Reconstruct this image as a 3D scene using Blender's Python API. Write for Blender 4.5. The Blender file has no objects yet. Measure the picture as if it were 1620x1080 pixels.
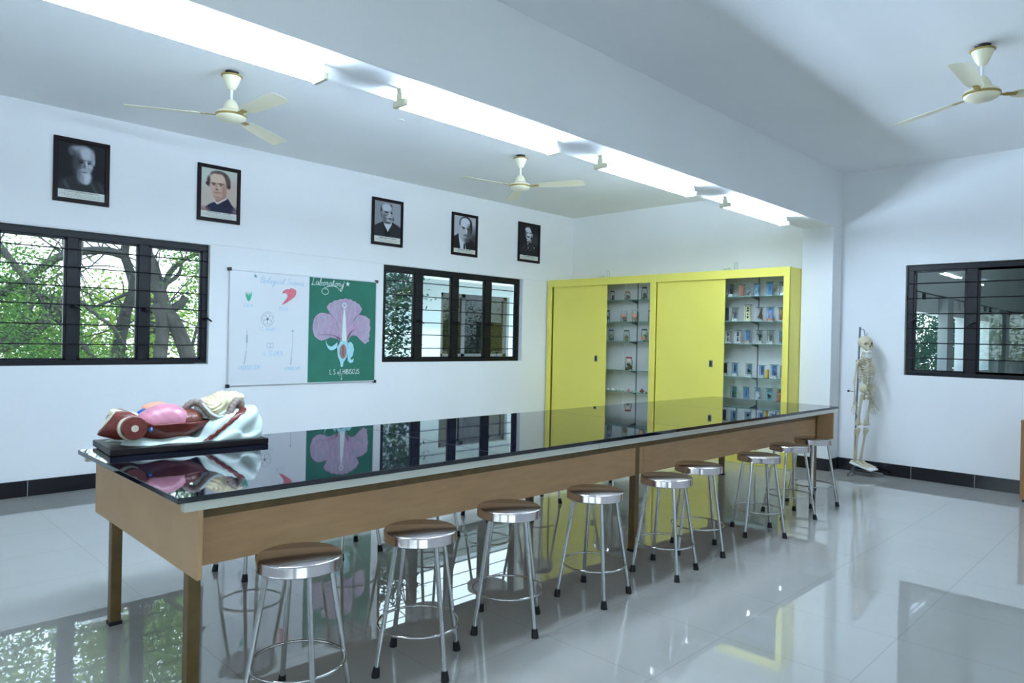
import bpy, bmesh, math, random
import numpy as np
from mathutils import Vector, Matrix
from mathutils.geometry import tessellate_polygon

PI = math.pi
SC = bpy.context.scene
COL = SC.collection
random.seed(7)

# ------------------------------------------------------------------ helpers
def lin(c):
    r = []
    for x in c[:3]:
        x = x / 255.0
        r.append(x / 12.92 if x <= 0.04045 else ((x + 0.055) / 1.055) ** 2.4)
    return tuple(r) + (1.0,)

def nd(nt, t, **kw):
    n = nt.nodes.new(t)
    for k, v in kw.items():
        setattr(n, k, v)
    return n

def mat(name, rgb, rough=0.5, metal=0.0, spec=0.5, coat=0.0, noise=0.0, nscale=8.0, bump=0.0, bscale=60.0,
        stretch=None, linear=None, aniso=0.0):
    m = bpy.data.materials.new(name); m.use_nodes = True
    nt = m.node_tree; b = nt.nodes['Principled BSDF']
    c = linear if linear else lin(rgb)
    b.inputs['Base Color'].default_value = c
    b.inputs['Roughness'].default_value = rough
    b.inputs['Metallic'].default_value = metal
    b.inputs['Specular IOR Level'].default_value = spec
    b.inputs['Coat Weight'].default_value = coat
    b.inputs['Coat Roughness'].default_value = 0.05
    if aniso: b.inputs['Anisotropic'].default_value = aniso
    if noise or bump:
        tc = nd(nt, 'ShaderNodeTexCoord'); mp = nd(nt, 'ShaderNodeMapping')
        nt.links.new(tc.outputs['Object'], mp.inputs['Vector'])
        if stretch: mp.inputs['Scale'].default_value = stretch
    if noise:
        n = nd(nt, 'ShaderNodeTexNoise'); n.inputs['Scale'].default_value = nscale; n.inputs['Detail'].default_value = 6
        nt.links.new(mp.outputs['Vector'], n.inputs['Vector'])
        r = nd(nt, 'ShaderNodeValToRGB')
        r.color_ramp.elements[0].position = 0.3; r.color_ramp.elements[1].position = 0.7
        r.color_ramp.elements[0].color = tuple(max(0, x * (1 - noise)) for x in c[:3]) + (1,)
        r.color_ramp.elements[1].color = tuple(min(1, x * (1 + noise)) for x in c[:3]) + (1,)
        nt.links.new(n.outputs['Fac'], r.inputs['Fac']); nt.links.new(r.outputs['Color'], b.inputs['Base Color'])
    if bump:
        n2 = nd(nt, 'ShaderNodeTexNoise'); n2.inputs['Scale'].default_value = bscale; n2.inputs['Detail'].default_value = 4
        nt.links.new(mp.outputs['Vector'], n2.inputs['Vector'])
        bp = nd(nt, 'ShaderNodeBump'); bp.inputs['Strength'].default_value = bump; bp.inputs['Distance'].default_value = 0.01
        nt.links.new(n2.outputs['Fac'], bp.inputs['Height']); nt.links.new(bp.outputs['Normal'], b.inputs['Normal'])
    return m

def emit(name, rgb, s):
    m = bpy.data.materials.new(name); m.use_nodes = True
    nt = m.node_tree; nt.nodes.clear()
    o = nd(nt, 'ShaderNodeOutputMaterial'); e = nd(nt, 'ShaderNodeEmission')
    e.inputs['Color'].default_value = (*rgb, 1); e.inputs['Strength'].default_value = s
    nt.links.new(e.outputs[0], o.inputs['Surface'])
    return m

def glass(name, tint=(1, 1, 1), ior=1.45, refl=(1, 1, 1)):
    m = bpy.data.materials.new(name); m.use_nodes = True
    nt = m.node_tree; nt.nodes.clear()
    o = nd(nt, 'ShaderNodeOutputMaterial'); mx = nd(nt, 'ShaderNodeMixShader')
    t = nd(nt, 'ShaderNodeBsdfTransparent'); g = nd(nt, 'ShaderNodeBsdfGlossy'); f = nd(nt, 'ShaderNodeFresnel')
    t.inputs['Color'].default_value = (*tint, 1); g.inputs['Roughness'].default_value = 0.0
    g.inputs['Color'].default_value = (*refl, 1)
    f.inputs['IOR'].default_value = ior
    nt.links.new(f.outputs[0], mx.inputs[0]); nt.links.new(t.outputs[0], mx.inputs[1]); nt.links.new(g.outputs[0], mx.inputs[2])
    nt.links.new(mx.outputs[0], o.inputs['Surface'])
    return m

def attr_mat(name, attr='Col', rough=0.5, coat=0.0):
    m = bpy.data.materials.new(name); m.use_nodes = True
    nt = m.node_tree; b = nt.nodes['Principled BSDF']
    a = nd(nt, 'ShaderNodeAttribute'); a.attribute_name = attr
    nt.links.new(a.outputs['Color'], b.inputs['Base Color'])
    b.inputs['Roughness'].default_value = rough; b.inputs['Coat Weight'].default_value = coat
    return m

class MB:
    def __init__(s): s.v = []; s.f = []
    def add(s, vs, fs):
        n = len(s.v); s.v += [tuple(map(float, p)) for p in vs]; s.f += [tuple(i + n for i in q) for q in fs]; return s
    def box(s, lo, hi, R=None, at=None):
        x0, y0, z0 = lo; x1, y1, z1 = hi
        vs = [(x0, y0, z0), (x1, y0, z0), (x1, y1, z0), (x0, y1, z0), (x0, y0, z1), (x1, y0, z1), (x1, y1, z1), (x0, y1, z1)]
        if R is not None: vs = [tuple(R @ Vector(p) + Vector(at or (0, 0, 0))) for p in vs]
        return s.add(vs, [(0, 3, 2, 1), (4, 5, 6, 7), (0, 1, 5, 4), (1, 2, 6, 5), (2, 3, 7, 6), (3, 0, 4, 7)])
    def tube(s, pts, r, seg=12, cap=True, closed=False):
        P = [Vector(p) for p in pts]; n = len(P)
        rs = r if isinstance(r, (list, tuple)) else [r] * n
        vs = []; prev = None
        for i, p in enumerate(P):
            if closed: t = P[(i + 1) % n] - P[i - 1]
            else: t = P[min(i + 1, n - 1)] - P[max(i - 1, 0)]
            t.normalize()
            if prev is None:
                a = Vector((0, 0, 1)) if abs(t.z) < 0.9 else Vector((1, 0, 0))
                u = t.cross(a).normalized()
            else:
                u = (prev - t * prev.dot(t))
                u = u.normalized() if u.length > 1e-6 else t.orthogonal().normalized()
            prev = u; w = t.cross(u)
            for k in range(seg):
                a = 2 * PI * k / seg
                vs.append(p + (u * math.cos(a) + w * math.sin(a)) * rs[i])
        fs = []
        m = n if closed else n - 1
        for i in range(m):
            for k in range(seg):
                a = i * seg + k; b = i * seg + (k + 1) % seg; j = (i + 1) % n
                fs.append((a, b, j * seg + (k + 1) % seg, j * seg + k))
        if cap and not closed:
            fs.append(tuple(range(seg - 1, -1, -1))); fs.append(tuple((n - 1) * seg + k for k in range(seg)))
        return s.add(vs, fs)
    def lathe(s, prof, seg=32, c=(0, 0, 0), cap0=True, cap1=True, M=None):
        vs = []; fs = []; n = len(prof)
        for (r, z) in prof:
            for k in range(seg):
                a = 2 * PI * k / seg
                p = Vector((r * math.cos(a), r * math.sin(a), z))
                if M is not None: p = M @ p
                vs.append(p + Vector(c))
        for i in range(n - 1):
            for k in range(seg):
                fs.append((i * seg + k, i * seg + (k + 1) % seg, (i + 1) * seg + (k + 1) % seg, (i + 1) * seg + k))
        if cap0: fs.append(tuple(range(seg - 1, -1, -1)))
        if cap1: fs.append(tuple((n - 1) * seg + k for k in range(seg)))
        return s.add(vs, fs)
    def ball(s, c, r, seg=12, rings=8):
        rx = r if isinstance(r, (list, tuple)) else (r, r, r)
        prof = [(max(1e-4, math.sin(PI * i / rings)), -math.cos(PI * i / rings)) for i in range(rings + 1)]
        M = Matrix.Diagonal((rx[0], rx[1], rx[2]))
        return s.lathe(prof, seg, c, M=M)
    def build(s, name, m, parent=None, smooth=None, bevel=0.0, loc=None):
        me = bpy.data.meshes.new(name); me.from_pydata(s.v, [], s.f); me.update()
        return link(name, me, m, parent, smooth, bevel, loc)

def link(name, me, m, parent=None, smooth=None, bevel=0.0, loc=None):
    o = bpy.data.objects.new(name, me); COL.objects.link(o)
    if m is not None: me.materials.append(m)
    if smooth:
        me.polygons.foreach_set('use_smooth', [True] * len(me.polygons))
        if smooth < 3: me.set_sharp_from_angle(angle=smooth)
    if bevel:
        b = o.modifiers.new('bevel', 'BEVEL'); b.width = bevel; b.segments = 2; b.limit_method = 'ANGLE'
    if parent is not None: o.parent = parent
    if loc is not None: o.location = loc
    return o

SM = 0.7

def tag(o, label, cat, group=None, kind=None):
    o['label'] = label; o['category'] = cat
    if group: o['group'] = group
    if kind: o['kind'] = kind
    return o

def thing(name, label, cat, loc=(0, 0, 0), rz=0.0, group=None):
    o = bpy.data.objects.new(name, None); COL.objects.link(o)
    o.empty_display_size = 0.1
    o.location = loc; o.rotation_euler = (0, 0, rz)
    return tag(o, label, cat, group)

def dup(root, loc, rz, label, group=None):
    r = root.copy(); COL.objects.link(r); r.location = loc; r.rotation_euler = (0, 0, rz); r['label'] = label
    if group: r['group'] = group
    for ch in list(root.children):
        c = ch.copy(); COL.objects.link(c); c.parent = r
        for g in list(ch.children):
            d = g.copy(); COL.objects.link(d); d.parent = c
    return r

def struct(o): o['kind'] = 'structure'; return o

# SDF surface (surface nets)
def sdf_mesh(fn, lo, hi, h):
    lo = np.array(lo, float); hi = np.array(hi, float)
    n = np.ceil((hi - lo) / h).astype(int) + 1
    g = np.stack(np.meshgrid(*[lo[i] + h * np.arange(n[i]) for i in range(3)], indexing='ij'), -1)
    d = fn(g)
    ins = d < 0
    c = np.zeros(n - 1, int)
    offs = [(i, j, k) for i in (0, 1) for j in (0, 1) for k in (0, 1)]
    for (i, j, k) in offs:
        c += ins[i:n[0] - 1 + i, j:n[1] - 1 + j, k:n[2] - 1 + k]
    act = (c > 0) & (c < 8)
    ids = -np.ones(n - 1, int); cells = np.argwhere(act); ids[act] = np.arange(len(cells))
    acc = np.zeros((len(cells), 3)); cnt = np.zeros(len(cells))
    for a in offs:
        for ax in range(3):
            if a[ax]: continue
            b = list(a); b[ax] = 1
            ia = cells + np.array(a); ib = cells + np.array(b)
            da = d[ia[:, 0], ia[:, 1], ia[:, 2]]; db = d[ib[:, 0], ib[:, 1], ib[:, 2]]
            m = (da < 0) != (db < 0)
            t = np.where(m, da / np.where(m, da - db, 1), 0)
            p = ia + (ib - ia) * t[:, None]
            acc[m] += p[m]; cnt[m] += 1
    V = lo + h * (acc / cnt[:, None])
    F = []
    for ax in range(3):
        u, w = (ax + 1) % 3, (ax + 2) % 3
        sl0 = [slice(1, n[i] - 1) for i in range(3)]; sl0[ax] = slice(0, n[ax] - 1)
        sl1 = list(sl0); sl1[ax] = slice(1, n[ax])
        A = ins[tuple(sl0)]; B = ins[tuple(sl1)]
        e = np.argwhere(A != B)
        if not len(e): continue
        flip = A[e[:, 0], e[:, 1], e[:, 2]]
        base = e.copy()
        for i in range(3):
            if i != ax: base[:, i] += 1
        def cell(du, dw):
            q = base.copy(); q[:, u] -= du; q[:, w] -= dw
            return ids[q[:, 0], q[:, 1], q[:, 2]]
        q = np.stack([cell(1, 1), cell(0, 1), cell(0, 0), cell(1, 0)], 1)
        q[~flip] = q[~flip][:, ::-1]
        F.append(q)
    F = np.concatenate(F)
    return V, F

def sdf_obj(name, fn, lo, hi, h, m, parent=None, it=2):
    V, F = sdf_mesh(fn, lo, hi, h)
    me = bpy.data.meshes.new(name); me.from_pydata(V.tolist(), [], F.tolist()); me.update()
    o = link(name, me, m, parent, smooth=9)
    s = o.modifiers.new('smooth', 'SMOOTH'); s.iterations = it; s.factor = 0.5
    return o

def ell(P, c, r, R=None):
    q = P - np.array(c)
    if R is not None: q = q @ R
    q = q / np.array(r); k0 = np.linalg.norm(q, axis=-1); k1 = np.linalg.norm(q / np.array(r), axis=-1) + 1e-9
    return k0 * (k0 - 1) / k1
def cap(P, a, b, r0, r1=None):
    a = np.array(a, float); b = np.array(b, float); r1 = r0 if r1 is None else r1
    t = np.clip(((P - a) @ (b - a)) / ((b - a) @ (b - a)), 0, 1)
    return np.linalg.norm(P - (a + t[..., None] * (b - a)), axis=-1) - (r0 + (r1 - r0) * t)
def bx(P, c, hs, r=0.0):
    q = np.abs(P - np.array(c)) - (np.array(hs) - r)
    return np.linalg.norm(np.maximum(q, 0), axis=-1) + np.minimum(q.max(-1), 0) - r
def su(a, b, k):
    h = np.clip(0.5 + 0.5 * (b - a) / k, 0, 1)
    return b + (a - b) * h - k * h * (1 - h)
def ss(a, b, k): return -su(-a, b, k)
def plane(P, p, n):
    n = np.array(n, float); n /= np.linalg.norm(n)
    return (P - np.array(p)) @ n

def catmull(pts, k=5):
    if len(pts) < 3: return pts
    P = [np.array(p, float) for p in pts]; P = [2 * P[0] - P[1]] + P + [2 * P[-1] - P[-2]]
    out = []
    for i in range(1, len(P) - 2):
        for j in range(k):
            t = j / k
            out.append(0.5 * (2 * P[i] + (P[i + 1] - P[i - 1]) * t + (2 * P[i - 1] - 5 * P[i] + 4 * P[i + 1] - P[i + 2]) * t * t + (3 * P[i] - P[i - 1] - 3 * P[i + 1] + P[i + 2]) * t ** 3))
    out.append(P[-2])
    return [tuple(p) for p in out]

# ------------------------------------------------------------------ materials
M_WALL = mat('wall_paint', (0, 0, 0), rough=0.6, linear=(0.86, 0.87, 0.875, 1), noise=0.02, nscale=1.2, bump=0.05, bscale=40)
M_CEIL = mat('ceiling_paint', (0, 0, 0), rough=0.8, linear=(0.84, 0.85, 0.85, 1), noise=0.02, nscale=0.8)
M_BLACKFRAME = mat('black_window_paint', (12, 13, 19), rough=0.4, spec=0.3, bump=0.05, bscale=30)
M_PANE = glass('window_pane_glass', (0.93, 0.97, 0.96), ior=1.3)
M_STEEL = mat('polished_steel', (196, 196, 194), rough=0.10, metal=1.0)
M_SEAT = mat('brushed_steel_seat', (192, 184, 184), rough=0.17, metal=1.0, noise=0.05, nscale=5, bump=0.006, bscale=8)
M_RUBBER = mat('black_rubber', (18, 18, 20), rough=0.6)
M_GRANITE = mat('black_granite', (14, 17, 30), rough=0.025, spec=0.9, noise=0.35, nscale=30)
M_GREDGE = mat('granite_edge', (24, 28, 42), rough=0.2)
M_BAND = mat('aluminium_band', (214, 214, 200), rough=0.22, metal=0.25)
M_TAN = mat('tan_laminate', (192, 152, 108), rough=0.45, noise=0.07, nscale=5, stretch=(1, 1, 6))
M_TANEND = mat('greyish_tan_laminate', (192, 154, 114), rough=0.45, noise=0.05, nscale=5)
M_LEGOLIVE = mat('olive_painted_steel', (108, 84, 44), rough=0.4, noise=0.2, nscale=12)
M_YEL = mat('yellow_laminate', (240, 226, 104), rough=0.4, noise=0.02, nscale=2)
M_CABIN = mat('cabinet_inside_white', (232, 233, 230), rough=0.5)
M_GREY = mat('grey_metal', (120, 122, 125), rough=0.4, metal=0.6)
M_DARK = mat('dark_plastic', (28, 28, 30), rough=0.4)
M_SHELF = glass('shelf_glass', (0.72, 0.86, 0.80), ior=1.35)
M_SHELFEDGE = mat('shelf_glass_edge', (92, 134, 120), rough=0.15)
M_JAR = glass('jar_glass', (0.95, 0.97, 0.965), ior=1.16)
M_IVORY = mat('ivory_enamel', (238, 231, 200), rough=0.3)
M_BRASS = mat('gold_trim', (176, 150, 84), rough=0.35, metal=0.5)
M_PLAST = mat('ivory_plastic', (225, 222, 196), rough=0.4)
M_BASEB = None
M_FRAMEW = mat('dark_mahogany', (26, 11, 14), rough=0.4, spec=0.2, noise=0.3, nscale=14, stretch=(1, 1, 5))
M_ALU = mat('aluminium', (214, 217, 220), rough=0.35, metal=0.2)
M_WHITEB = mat('whiteboard_enamel', (228, 231, 234), rough=0.25)
M_BONE = mat('bone_plastic', (202, 192, 166), rough=0.5, noise=0.08, nscale=20)
M_WHITEP = mat('white_plate', (236, 236, 234), rough=0.4)
M_POLE = mat('grey_steel_pole', (120, 126, 140), rough=0.35, metal=0.6)
M_TUBE = emit('tube_glow', (0.61, 0.79, 1.02), 76)
M_BARK = mat('bark', (52, 51, 49), rough=0.9, noise=0.35, nscale=6, bump=0.5, bscale=15)

def tile_material(name, base, joint, px, ox, py, oy, w, rough, noise=0.04):
    m = bpy.data.materials.new(name); m.use_nodes = True
    nt = m.node_tree; b = nt.nodes['Principled BSDF']
    g = nd(nt, 'ShaderNodeNewGeometry'); sp = nd(nt, 'ShaderNodeSeparateXYZ'); nt.links.new(g.outputs['Position'], sp.inputs[0])
    def line(out, per, off):
        if not per: return None
        a = nd(nt, 'ShaderNodeMath', operation='ADD'); a.inputs[1].default_value = off + 1000 * per; nt.links.new(out, a.inputs[0])
        f = nd(nt, 'ShaderNodeMath', operation='MODULO'); f.inputs[1].default_value = per; nt.links.new(a.outputs[0], f.inputs[0])
        l = nd(nt, 'ShaderNodeMath', operation='LESS_THAN'); l.inputs[1].default_value = w; nt.links.new(f.outputs[0], l.inputs[0])
        return l
    lx = line(sp.outputs[0], px, ox); ly = line(sp.outputs[1], py, oy)
    if lx and ly:
        mx = nd(nt, 'ShaderNodeMath', operation='MAXIMUM'); nt.links.new(lx.outputs[0], mx.inputs[0]); nt.links.new(ly.outputs[0], mx.inputs[1])
    else: mx = lx or ly
    n = nd(nt, 'ShaderNodeTexNoise'); n.inputs['Scale'].default_value = 2.5; n.inputs['Detail'].default_value = 8
    nt.links.new(g.outputs['Position'], n.inputs['Vector'])
    r = nd(nt, 'ShaderNodeValToRGB'); c = lin(base)
    r.color_ramp.elements[0].color = tuple(x * (1 - noise) for x in c[:3]) + (1,); r.color_ramp.elements[1].color = tuple(min(1, x * (1 + noise)) for x in c[:3]) + (1,)
    nt.links.new(n.outputs['Fac'], r.inputs['Fac'])
    mc = nd(nt, 'ShaderNodeMix', data_type='RGBA')
    nt.links.new(mx.outputs[0], mc.inputs['Factor']); nt.links.new(r.outputs['Color'], mc.inputs['A']); mc.inputs['B'].default_value = lin(joint)
    nt.links.new(mc.outputs['Result'], b.inputs['Base Color'])
    b.inputs['Roughness'].default_value = rough
    b.inputs['Specular IOR Level'].default_value = 0.6
    return m
M_FLOOR = tile_material('vitrified_floor_tiles', (170, 168, 163), (146, 145, 141), 0.7, 8.06, 0.67, 6.12, 0.0035, 0.012)
M_FLOOR.node_tree.nodes['Principled BSDF'].inputs['IOR'].default_value = 2.1
M_FLOOR.node_tree.nodes['Principled BSDF'].inputs['Specular IOR Level'].default_value = 0.5
M_BASEB = tile_material('black_skirting_tiles', (20, 20, 26), (140, 140, 146), 0.66, 8.01, 0.66, 5.458, 0.006, 0.15)

# ------------------------------------------------------------------ the room
H1, H2, BZ = 3.756, 3.846, 3.134           # ceiling heights and beam soffit
XB, YR = -12.0, -9.8                      # back of the room, wall on the camera's side

def holed(mb, axis, p0, p1, a0, a1, z0, z1, holes):
    """slab between p0 and p1 along `axis` ('x' or 'y'), spanning a0..a1 and z0..z1, with rectangular openings"""
    A = sorted({a0, a1, *[h[0] for h in holes], *[h[1] for h in holes]}); Z = sorted({z0, z1, *[h[2] for h in holes], *[h[3] for h in holes]})
    A = [a for a in A if a0 <= a <= a1]; Z = [z for z in Z if z0 <= z <= z1]
    solid = {}
    for i in range(len(A) - 1):
        for j in range(len(Z) - 1):
            ca, cz = (A[i] + A[i + 1]) / 2, (Z[j] + Z[j + 1]) / 2
            solid[i, j] = not any(h[0] < ca < h[1] and h[2] < cz < h[3] for h in holes)
    def P(p, a, z): return (p, a, z) if axis == 'x' else (a, p, z)
    for (i, j), s in solid.items():
        if not s: continue
        c = [(A[i], Z[j]), (A[i + 1], Z[j]), (A[i + 1], Z[j + 1]), (A[i], Z[j + 1])]
        mb.add([P(p0, *q) for q in c], [(0, 1, 2, 3)]); mb.add([P(p1, *q) for q in c], [(3, 2, 1, 0)])
        for (di, dj, e) in ((0, -1, (0, 1)), (1, 0, (1, 2)), (0, 1, (2, 3)), (-1, 0, (3, 0))):
            if not solid.get((i + di, j + dj), False):
                q0, q1 = c[e[0]], c[e[1]]
                mb.add([P(p0, *q0), P(p1, *q0), P(p1, *q1), P(p0, *q1)], [(0, 1, 2, 3)])
    return mb

W1 = (-9.02, -6.325, 1.245, 2.585)
W2 = (-3.985, -1.24, 1.245, 2.585)
W3 = (-8.0, -5.346, 1.262, 2.612)
WB_FILL = [(-9.5, -6.9, 1.25, 2.6), (-6.3, -3.7, 1.25, 2.6)]  # unseen back windows, placed to let fill daylight reach the right bay
struct(holed(MB(), 'y', 0.0, 0.23, XB, 0.0, 0, 4.2, [W1, W2]).build('wall_left', M_WALL))
struct(holed(MB(), 'x', 0.0, 0.2, YR, 0.23, 0, 4.2, [W3]).build('wall_end', M_WALL))
struct(holed(MB(), 'x', XB - 0.2, XB, YR, 0.23, 0, 4.2, WB_FILL).build('wall_back', M_WALL))
WR_FILL = [(-11.4, -8.8, 1.0, 2.9)]  # unseen opening behind the camera, added for more ambient daylight
struct(holed(MB(), 'y', YR - 0.2, YR, XB, 0.0, 0, 4.2, WR_FILL).build('wall_right', M_WALL))
struct(MB().box((XB - 0.2, YR - 0.2, -0.2), (0.2, 0.23, 0)).build('floor', M_FLOOR))
mb = MB(); mb.box((XB, -4.39, H1), (0, 0.0, 4.25)); mb.box((XB, YR, H2), (0, -4.39, 4.25))
struct(mb.build('ceiling', M_CEIL))
struct(MB().box((XB, -4.587, BZ), (0, -4.189, H2)).build('trim_1', M_CEIL, bevel=0.006))     # the beam
struct(MB().box((-0.306, -4.587, 0), (0.0, -4.189, BZ)).build('trim_2', M_WALL, bevel=0.006))  # its pillar
struct(MB().box((XB, -0.014, 2.595), (0.0, 0.0, H1)).build('trim_3', M_WALL))                  # lintel band standing a little proud
struct(MB().box((XB, -0.014, 0), (0, 0, 0.152)).build('baseboard_left', M_BASEB))
mb = MB(); mb.box((-0.014, YR, 0), (0, -4.587, 0.152)); mb.box((-0.32, -4.601, 0), (-0.306, -4.189, 0.152)); mb.box((-0.306, -4.601, 0), (0, -4.587, 0.152))
struct(mb.build('baseboard_end', M_BASEB))

def window(n, F, a0, a1, z0, z1, mull, bars, d0, handles=()):
    """F(a, d, z) -> world; d grows outward. mull: mullion spans along a; bars: heights of the grille rods."""
    def bxx(mb, a, b, d, e, z, w): 
        p = F(a, d, z); q = F(b, e, w)
        mb.box(tuple(min(p[i], q[i]) for i in range(3)), tuple(max(p[i], q[i]) for i in range(3)))
    fr = MB(); de = d0 + 0.06
    bxx(fr, a0, a1, d0, de, z1 - 0.07, z1); bxx(fr, a0, a1, d0, de, z0, z0 + 0.05)
    spans = [(a0, a0 + 0.065)] + mull + [(a1 - 0.065, a1)]
    for (a, b) in spans: bxx(fr, a, b, d0, de, z0 + 0.05, z1 - 0.07)
    sash = MB()
    for i in range(len(spans) - 1):
        a, b = spans[i][1], spans[i + 1][0]
        s = 0.022
        for (p, q, r, t) in ((a, b, z1 - 0.07 - s, z1 - 0.07), (a, b, z0 + 0.05, z0 + 0.05 + s), (a, a + s, z0 + 0.05, z1 - 0.07), (b - s, b, z0 + 0.05, z1 - 0.07)):
            bxx(sash, p, q, d0 + 0.012, d0 + 0.05, r, t)
    root = struct(fr.build('window_%d' % n, M_BLACKFRAME, bevel=0.004))
    sash.build('sash', M_BLACKFRAME, root)
    g = MB()
    for z in bars:
        p = F(a0 + 0.01, d0 - 0.004, z); q = F(a1 - 0.01, d0 - 0.004, z); g.tube([p, q], 0.0065, 8)
    g.build('grille', M_BLACKFRAME, root, smooth=SM)
    pm = MB()
    for i in range(len(spans) - 1): bxx(pm, spans[i][1], spans[i + 1][0], d0 + 0.03, d0 + 0.034, z0 + 0.05, z1 - 0.07)
    pm.build('pane', M_PANE, root)
    for (a, z) in handles:
        h = MB(); p = F(a, d0 - 0.02, z); q = F(a + 0.012, d0 - 0.05, z + 0.01); r = F(a + 0.075, d0 - 0.055, z - 0.035)
        h.tube([F(a, d0 + 0.01, z), p, q], 0.012, 8); h.tube([q, r], [0.012, 0.008], 8)
        h.build('handle', M_BLACKFRAME, root, smooth=SM)
    return root
FL = lambda a, d, z: (a, d, z)
FE = lambda a, d, z: (d, a, z)
FB = lambda a, d, z: (XB - d, a, z)
w1 = window(1, FL, -9.02, -6.325, 1.245, 2.585, [(-8.365, -8.262), (-7.705, -7.602), (-7.046, -6.946)], [2.40, 2.22, 2.03, 1.848, 1.652, 1.455], 0.05, [(-7.66, 1.83), (-7.0, 1.83), (-6.37, 1.76)])
w2 = window(2, FL, -3.985, -1.265, 1.245, 2.585, [(-3.402, -3.277), (-2.71, -2.592), (-2.032, -1.908)], [2.38, 2.185, 1.995, 1.81, 1.633, 1.44], 0.05, [(-3.35, 1.83), (-2.66, 1.83), (-1.97, 1.83)])
w3 = window(3, FE, -8.0, -5.36, 1.262, 2.612, [(-6.09, -5.98), (-6.75, -6.64), (-7.41, -7.3)], [2.385, 2.203, 2.014, 1.84, 1.658, 1.476], 0.05, [(-5.45, 1.93), (-6.07, 1.9)])
for i, (a, b, c, d) in enumerate(WB_FILL):
    k = (b - a) / 4
    window(4 + i, FB, a, b, c, d, [(a + k * j - 0.055, a + k * j + 0.055) for j in (1, 2, 3)], [1.45, 1.64, 1.82, 2.0, 2.2, 2.4], 0.05)

FR = lambda a, d, z: (a, YR - d, z)
for i, (a, b, c, d) in enumerate(WR_FILL):
    k = (b - a) / 4
    window(6 + i, FR, a, b, c, d, [(a + k * j - 0.055, a + k * j + 0.055) for j in (1, 2, 3)], [1.3, 1.6, 1.9, 2.2, 2.5], 0.05)

# ------------------------------------------------------------------ the camera
yaw, pit, rol = 0.7808406649548247, -0.003443800678946547, 0.02155117036615187
fwd = Vector((math.cos(yaw) * math.cos(pit), math.sin(yaw) * math.cos(pit), math.sin(pit)))
rt = Vector((math.sin(yaw), -math.cos(yaw), 0)); up = rt.cross(fwd)
r2 = rt * math.cos(rol) + up * math.sin(rol); u2 = up * math.cos(rol) - rt * math.sin(rol)
cam = bpy.data.cameras.new('camera'); co = bpy.data.objects.new('camera', cam); COL.objects.link(co)
R = Matrix((r2, u2, -fwd)).transposed().to_4x4(); R.translation = Vector((-9.4888, -7.9484, 1.6)); co.matrix_world = R
cam.sensor_width = 36; cam.lens = 1100.958 * 36 / 1620; cam.clip_start = 0.05; cam.clip_end = 300
SC.camera = co

# ------------------------------------------------------------------ lab table
TZ = 0.936
def lab_table():
    t = thing('laboratory_table', 'long laboratory table with glossy black granite top and tan panelled sides', 'table', (-4.9679, -4.332, 0), -0.0082)
    L, Wd = 3.475, 0.760     # half sizes of the top
    tops = MB()
    xs = [-L, -1.70, 0.35, 1.95, L]
    for i in range(4): tops.box((xs[i] + (0.001 if i else 0), -Wd, TZ - 0.024), (xs[i + 1] - (0.001 if i < 3 else 0), Wd, TZ))
    tops.build('tabletop', M_GRANITE, t, bevel=0.003)
    for sy in (-1, 1):
        b = MB()
        y0, y1 = sorted((sy * (Wd - 0.012), sy * (Wd - 0.05)))
        cuts = [-L + 0.03, -0.75, 1.3, L - 0.03]
        for i in range(3): b.box((cuts[i], y0, TZ - 0.064), (cuts[i + 1] - 0.003, y1, TZ - 0.025))
        b.build('edge_band', M_BAND, t, bevel=0.002)
    AZ = 0.583
    for sx in (-1, 1):
        x0, x1 = sorted((sx * (L - 0.108), sx * (L - 0.086)))
        e = MB().box((x0, -Wd + 0.016, AZ), (x1, Wd - 0.016, TZ - 0.064)); e.build('end_panel', M_TANEND, t, bevel=0.002)
    for sy in (-1, 1):
        y0, y1 = sorted((sy * (Wd - 0.185), sy * (Wd - 0.205)))
        for (p, q) in ((-L + 0.109, 0.02), (0.026, L - 0.109)):
            MB().box((p, y0, AZ + 0.003), (q, y1, TZ - 0.026)).build('apron_panel', M_TAN, t)
        y0, y1 = sorted((sy * (Wd - 0.175), sy * (Wd - 0.19)))
        MB().box((-L + 0.11, y0, 0.797), (L - 0.11, y1, TZ - 0.04)).build('frame_rail', M_LEGOLIVE, t)
    MB().box((-L + 0.1, -Wd + 0.05, TZ - 0.04), (L - 0.1, Wd - 0.05, TZ - 0.0245)).build('underside_board', M_TAN, t)
    for x in (-3.335, -0.06, 3.335):
        for y in (-0.55, 0.55):
            l = MB().box((x - 0.027, y - 0.027, 0.012), (x + 0.027, y + 0.027, TZ - 0.045)).build('leg', M_LEGOLIVE, t, bevel=0.003)
            MB().box((x - 0.031, y - 0.031, 0), (x + 0.031, y + 0.031, 0.02)).build('foot', M_RUBBER, l)
    return t
lab_table()

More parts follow.
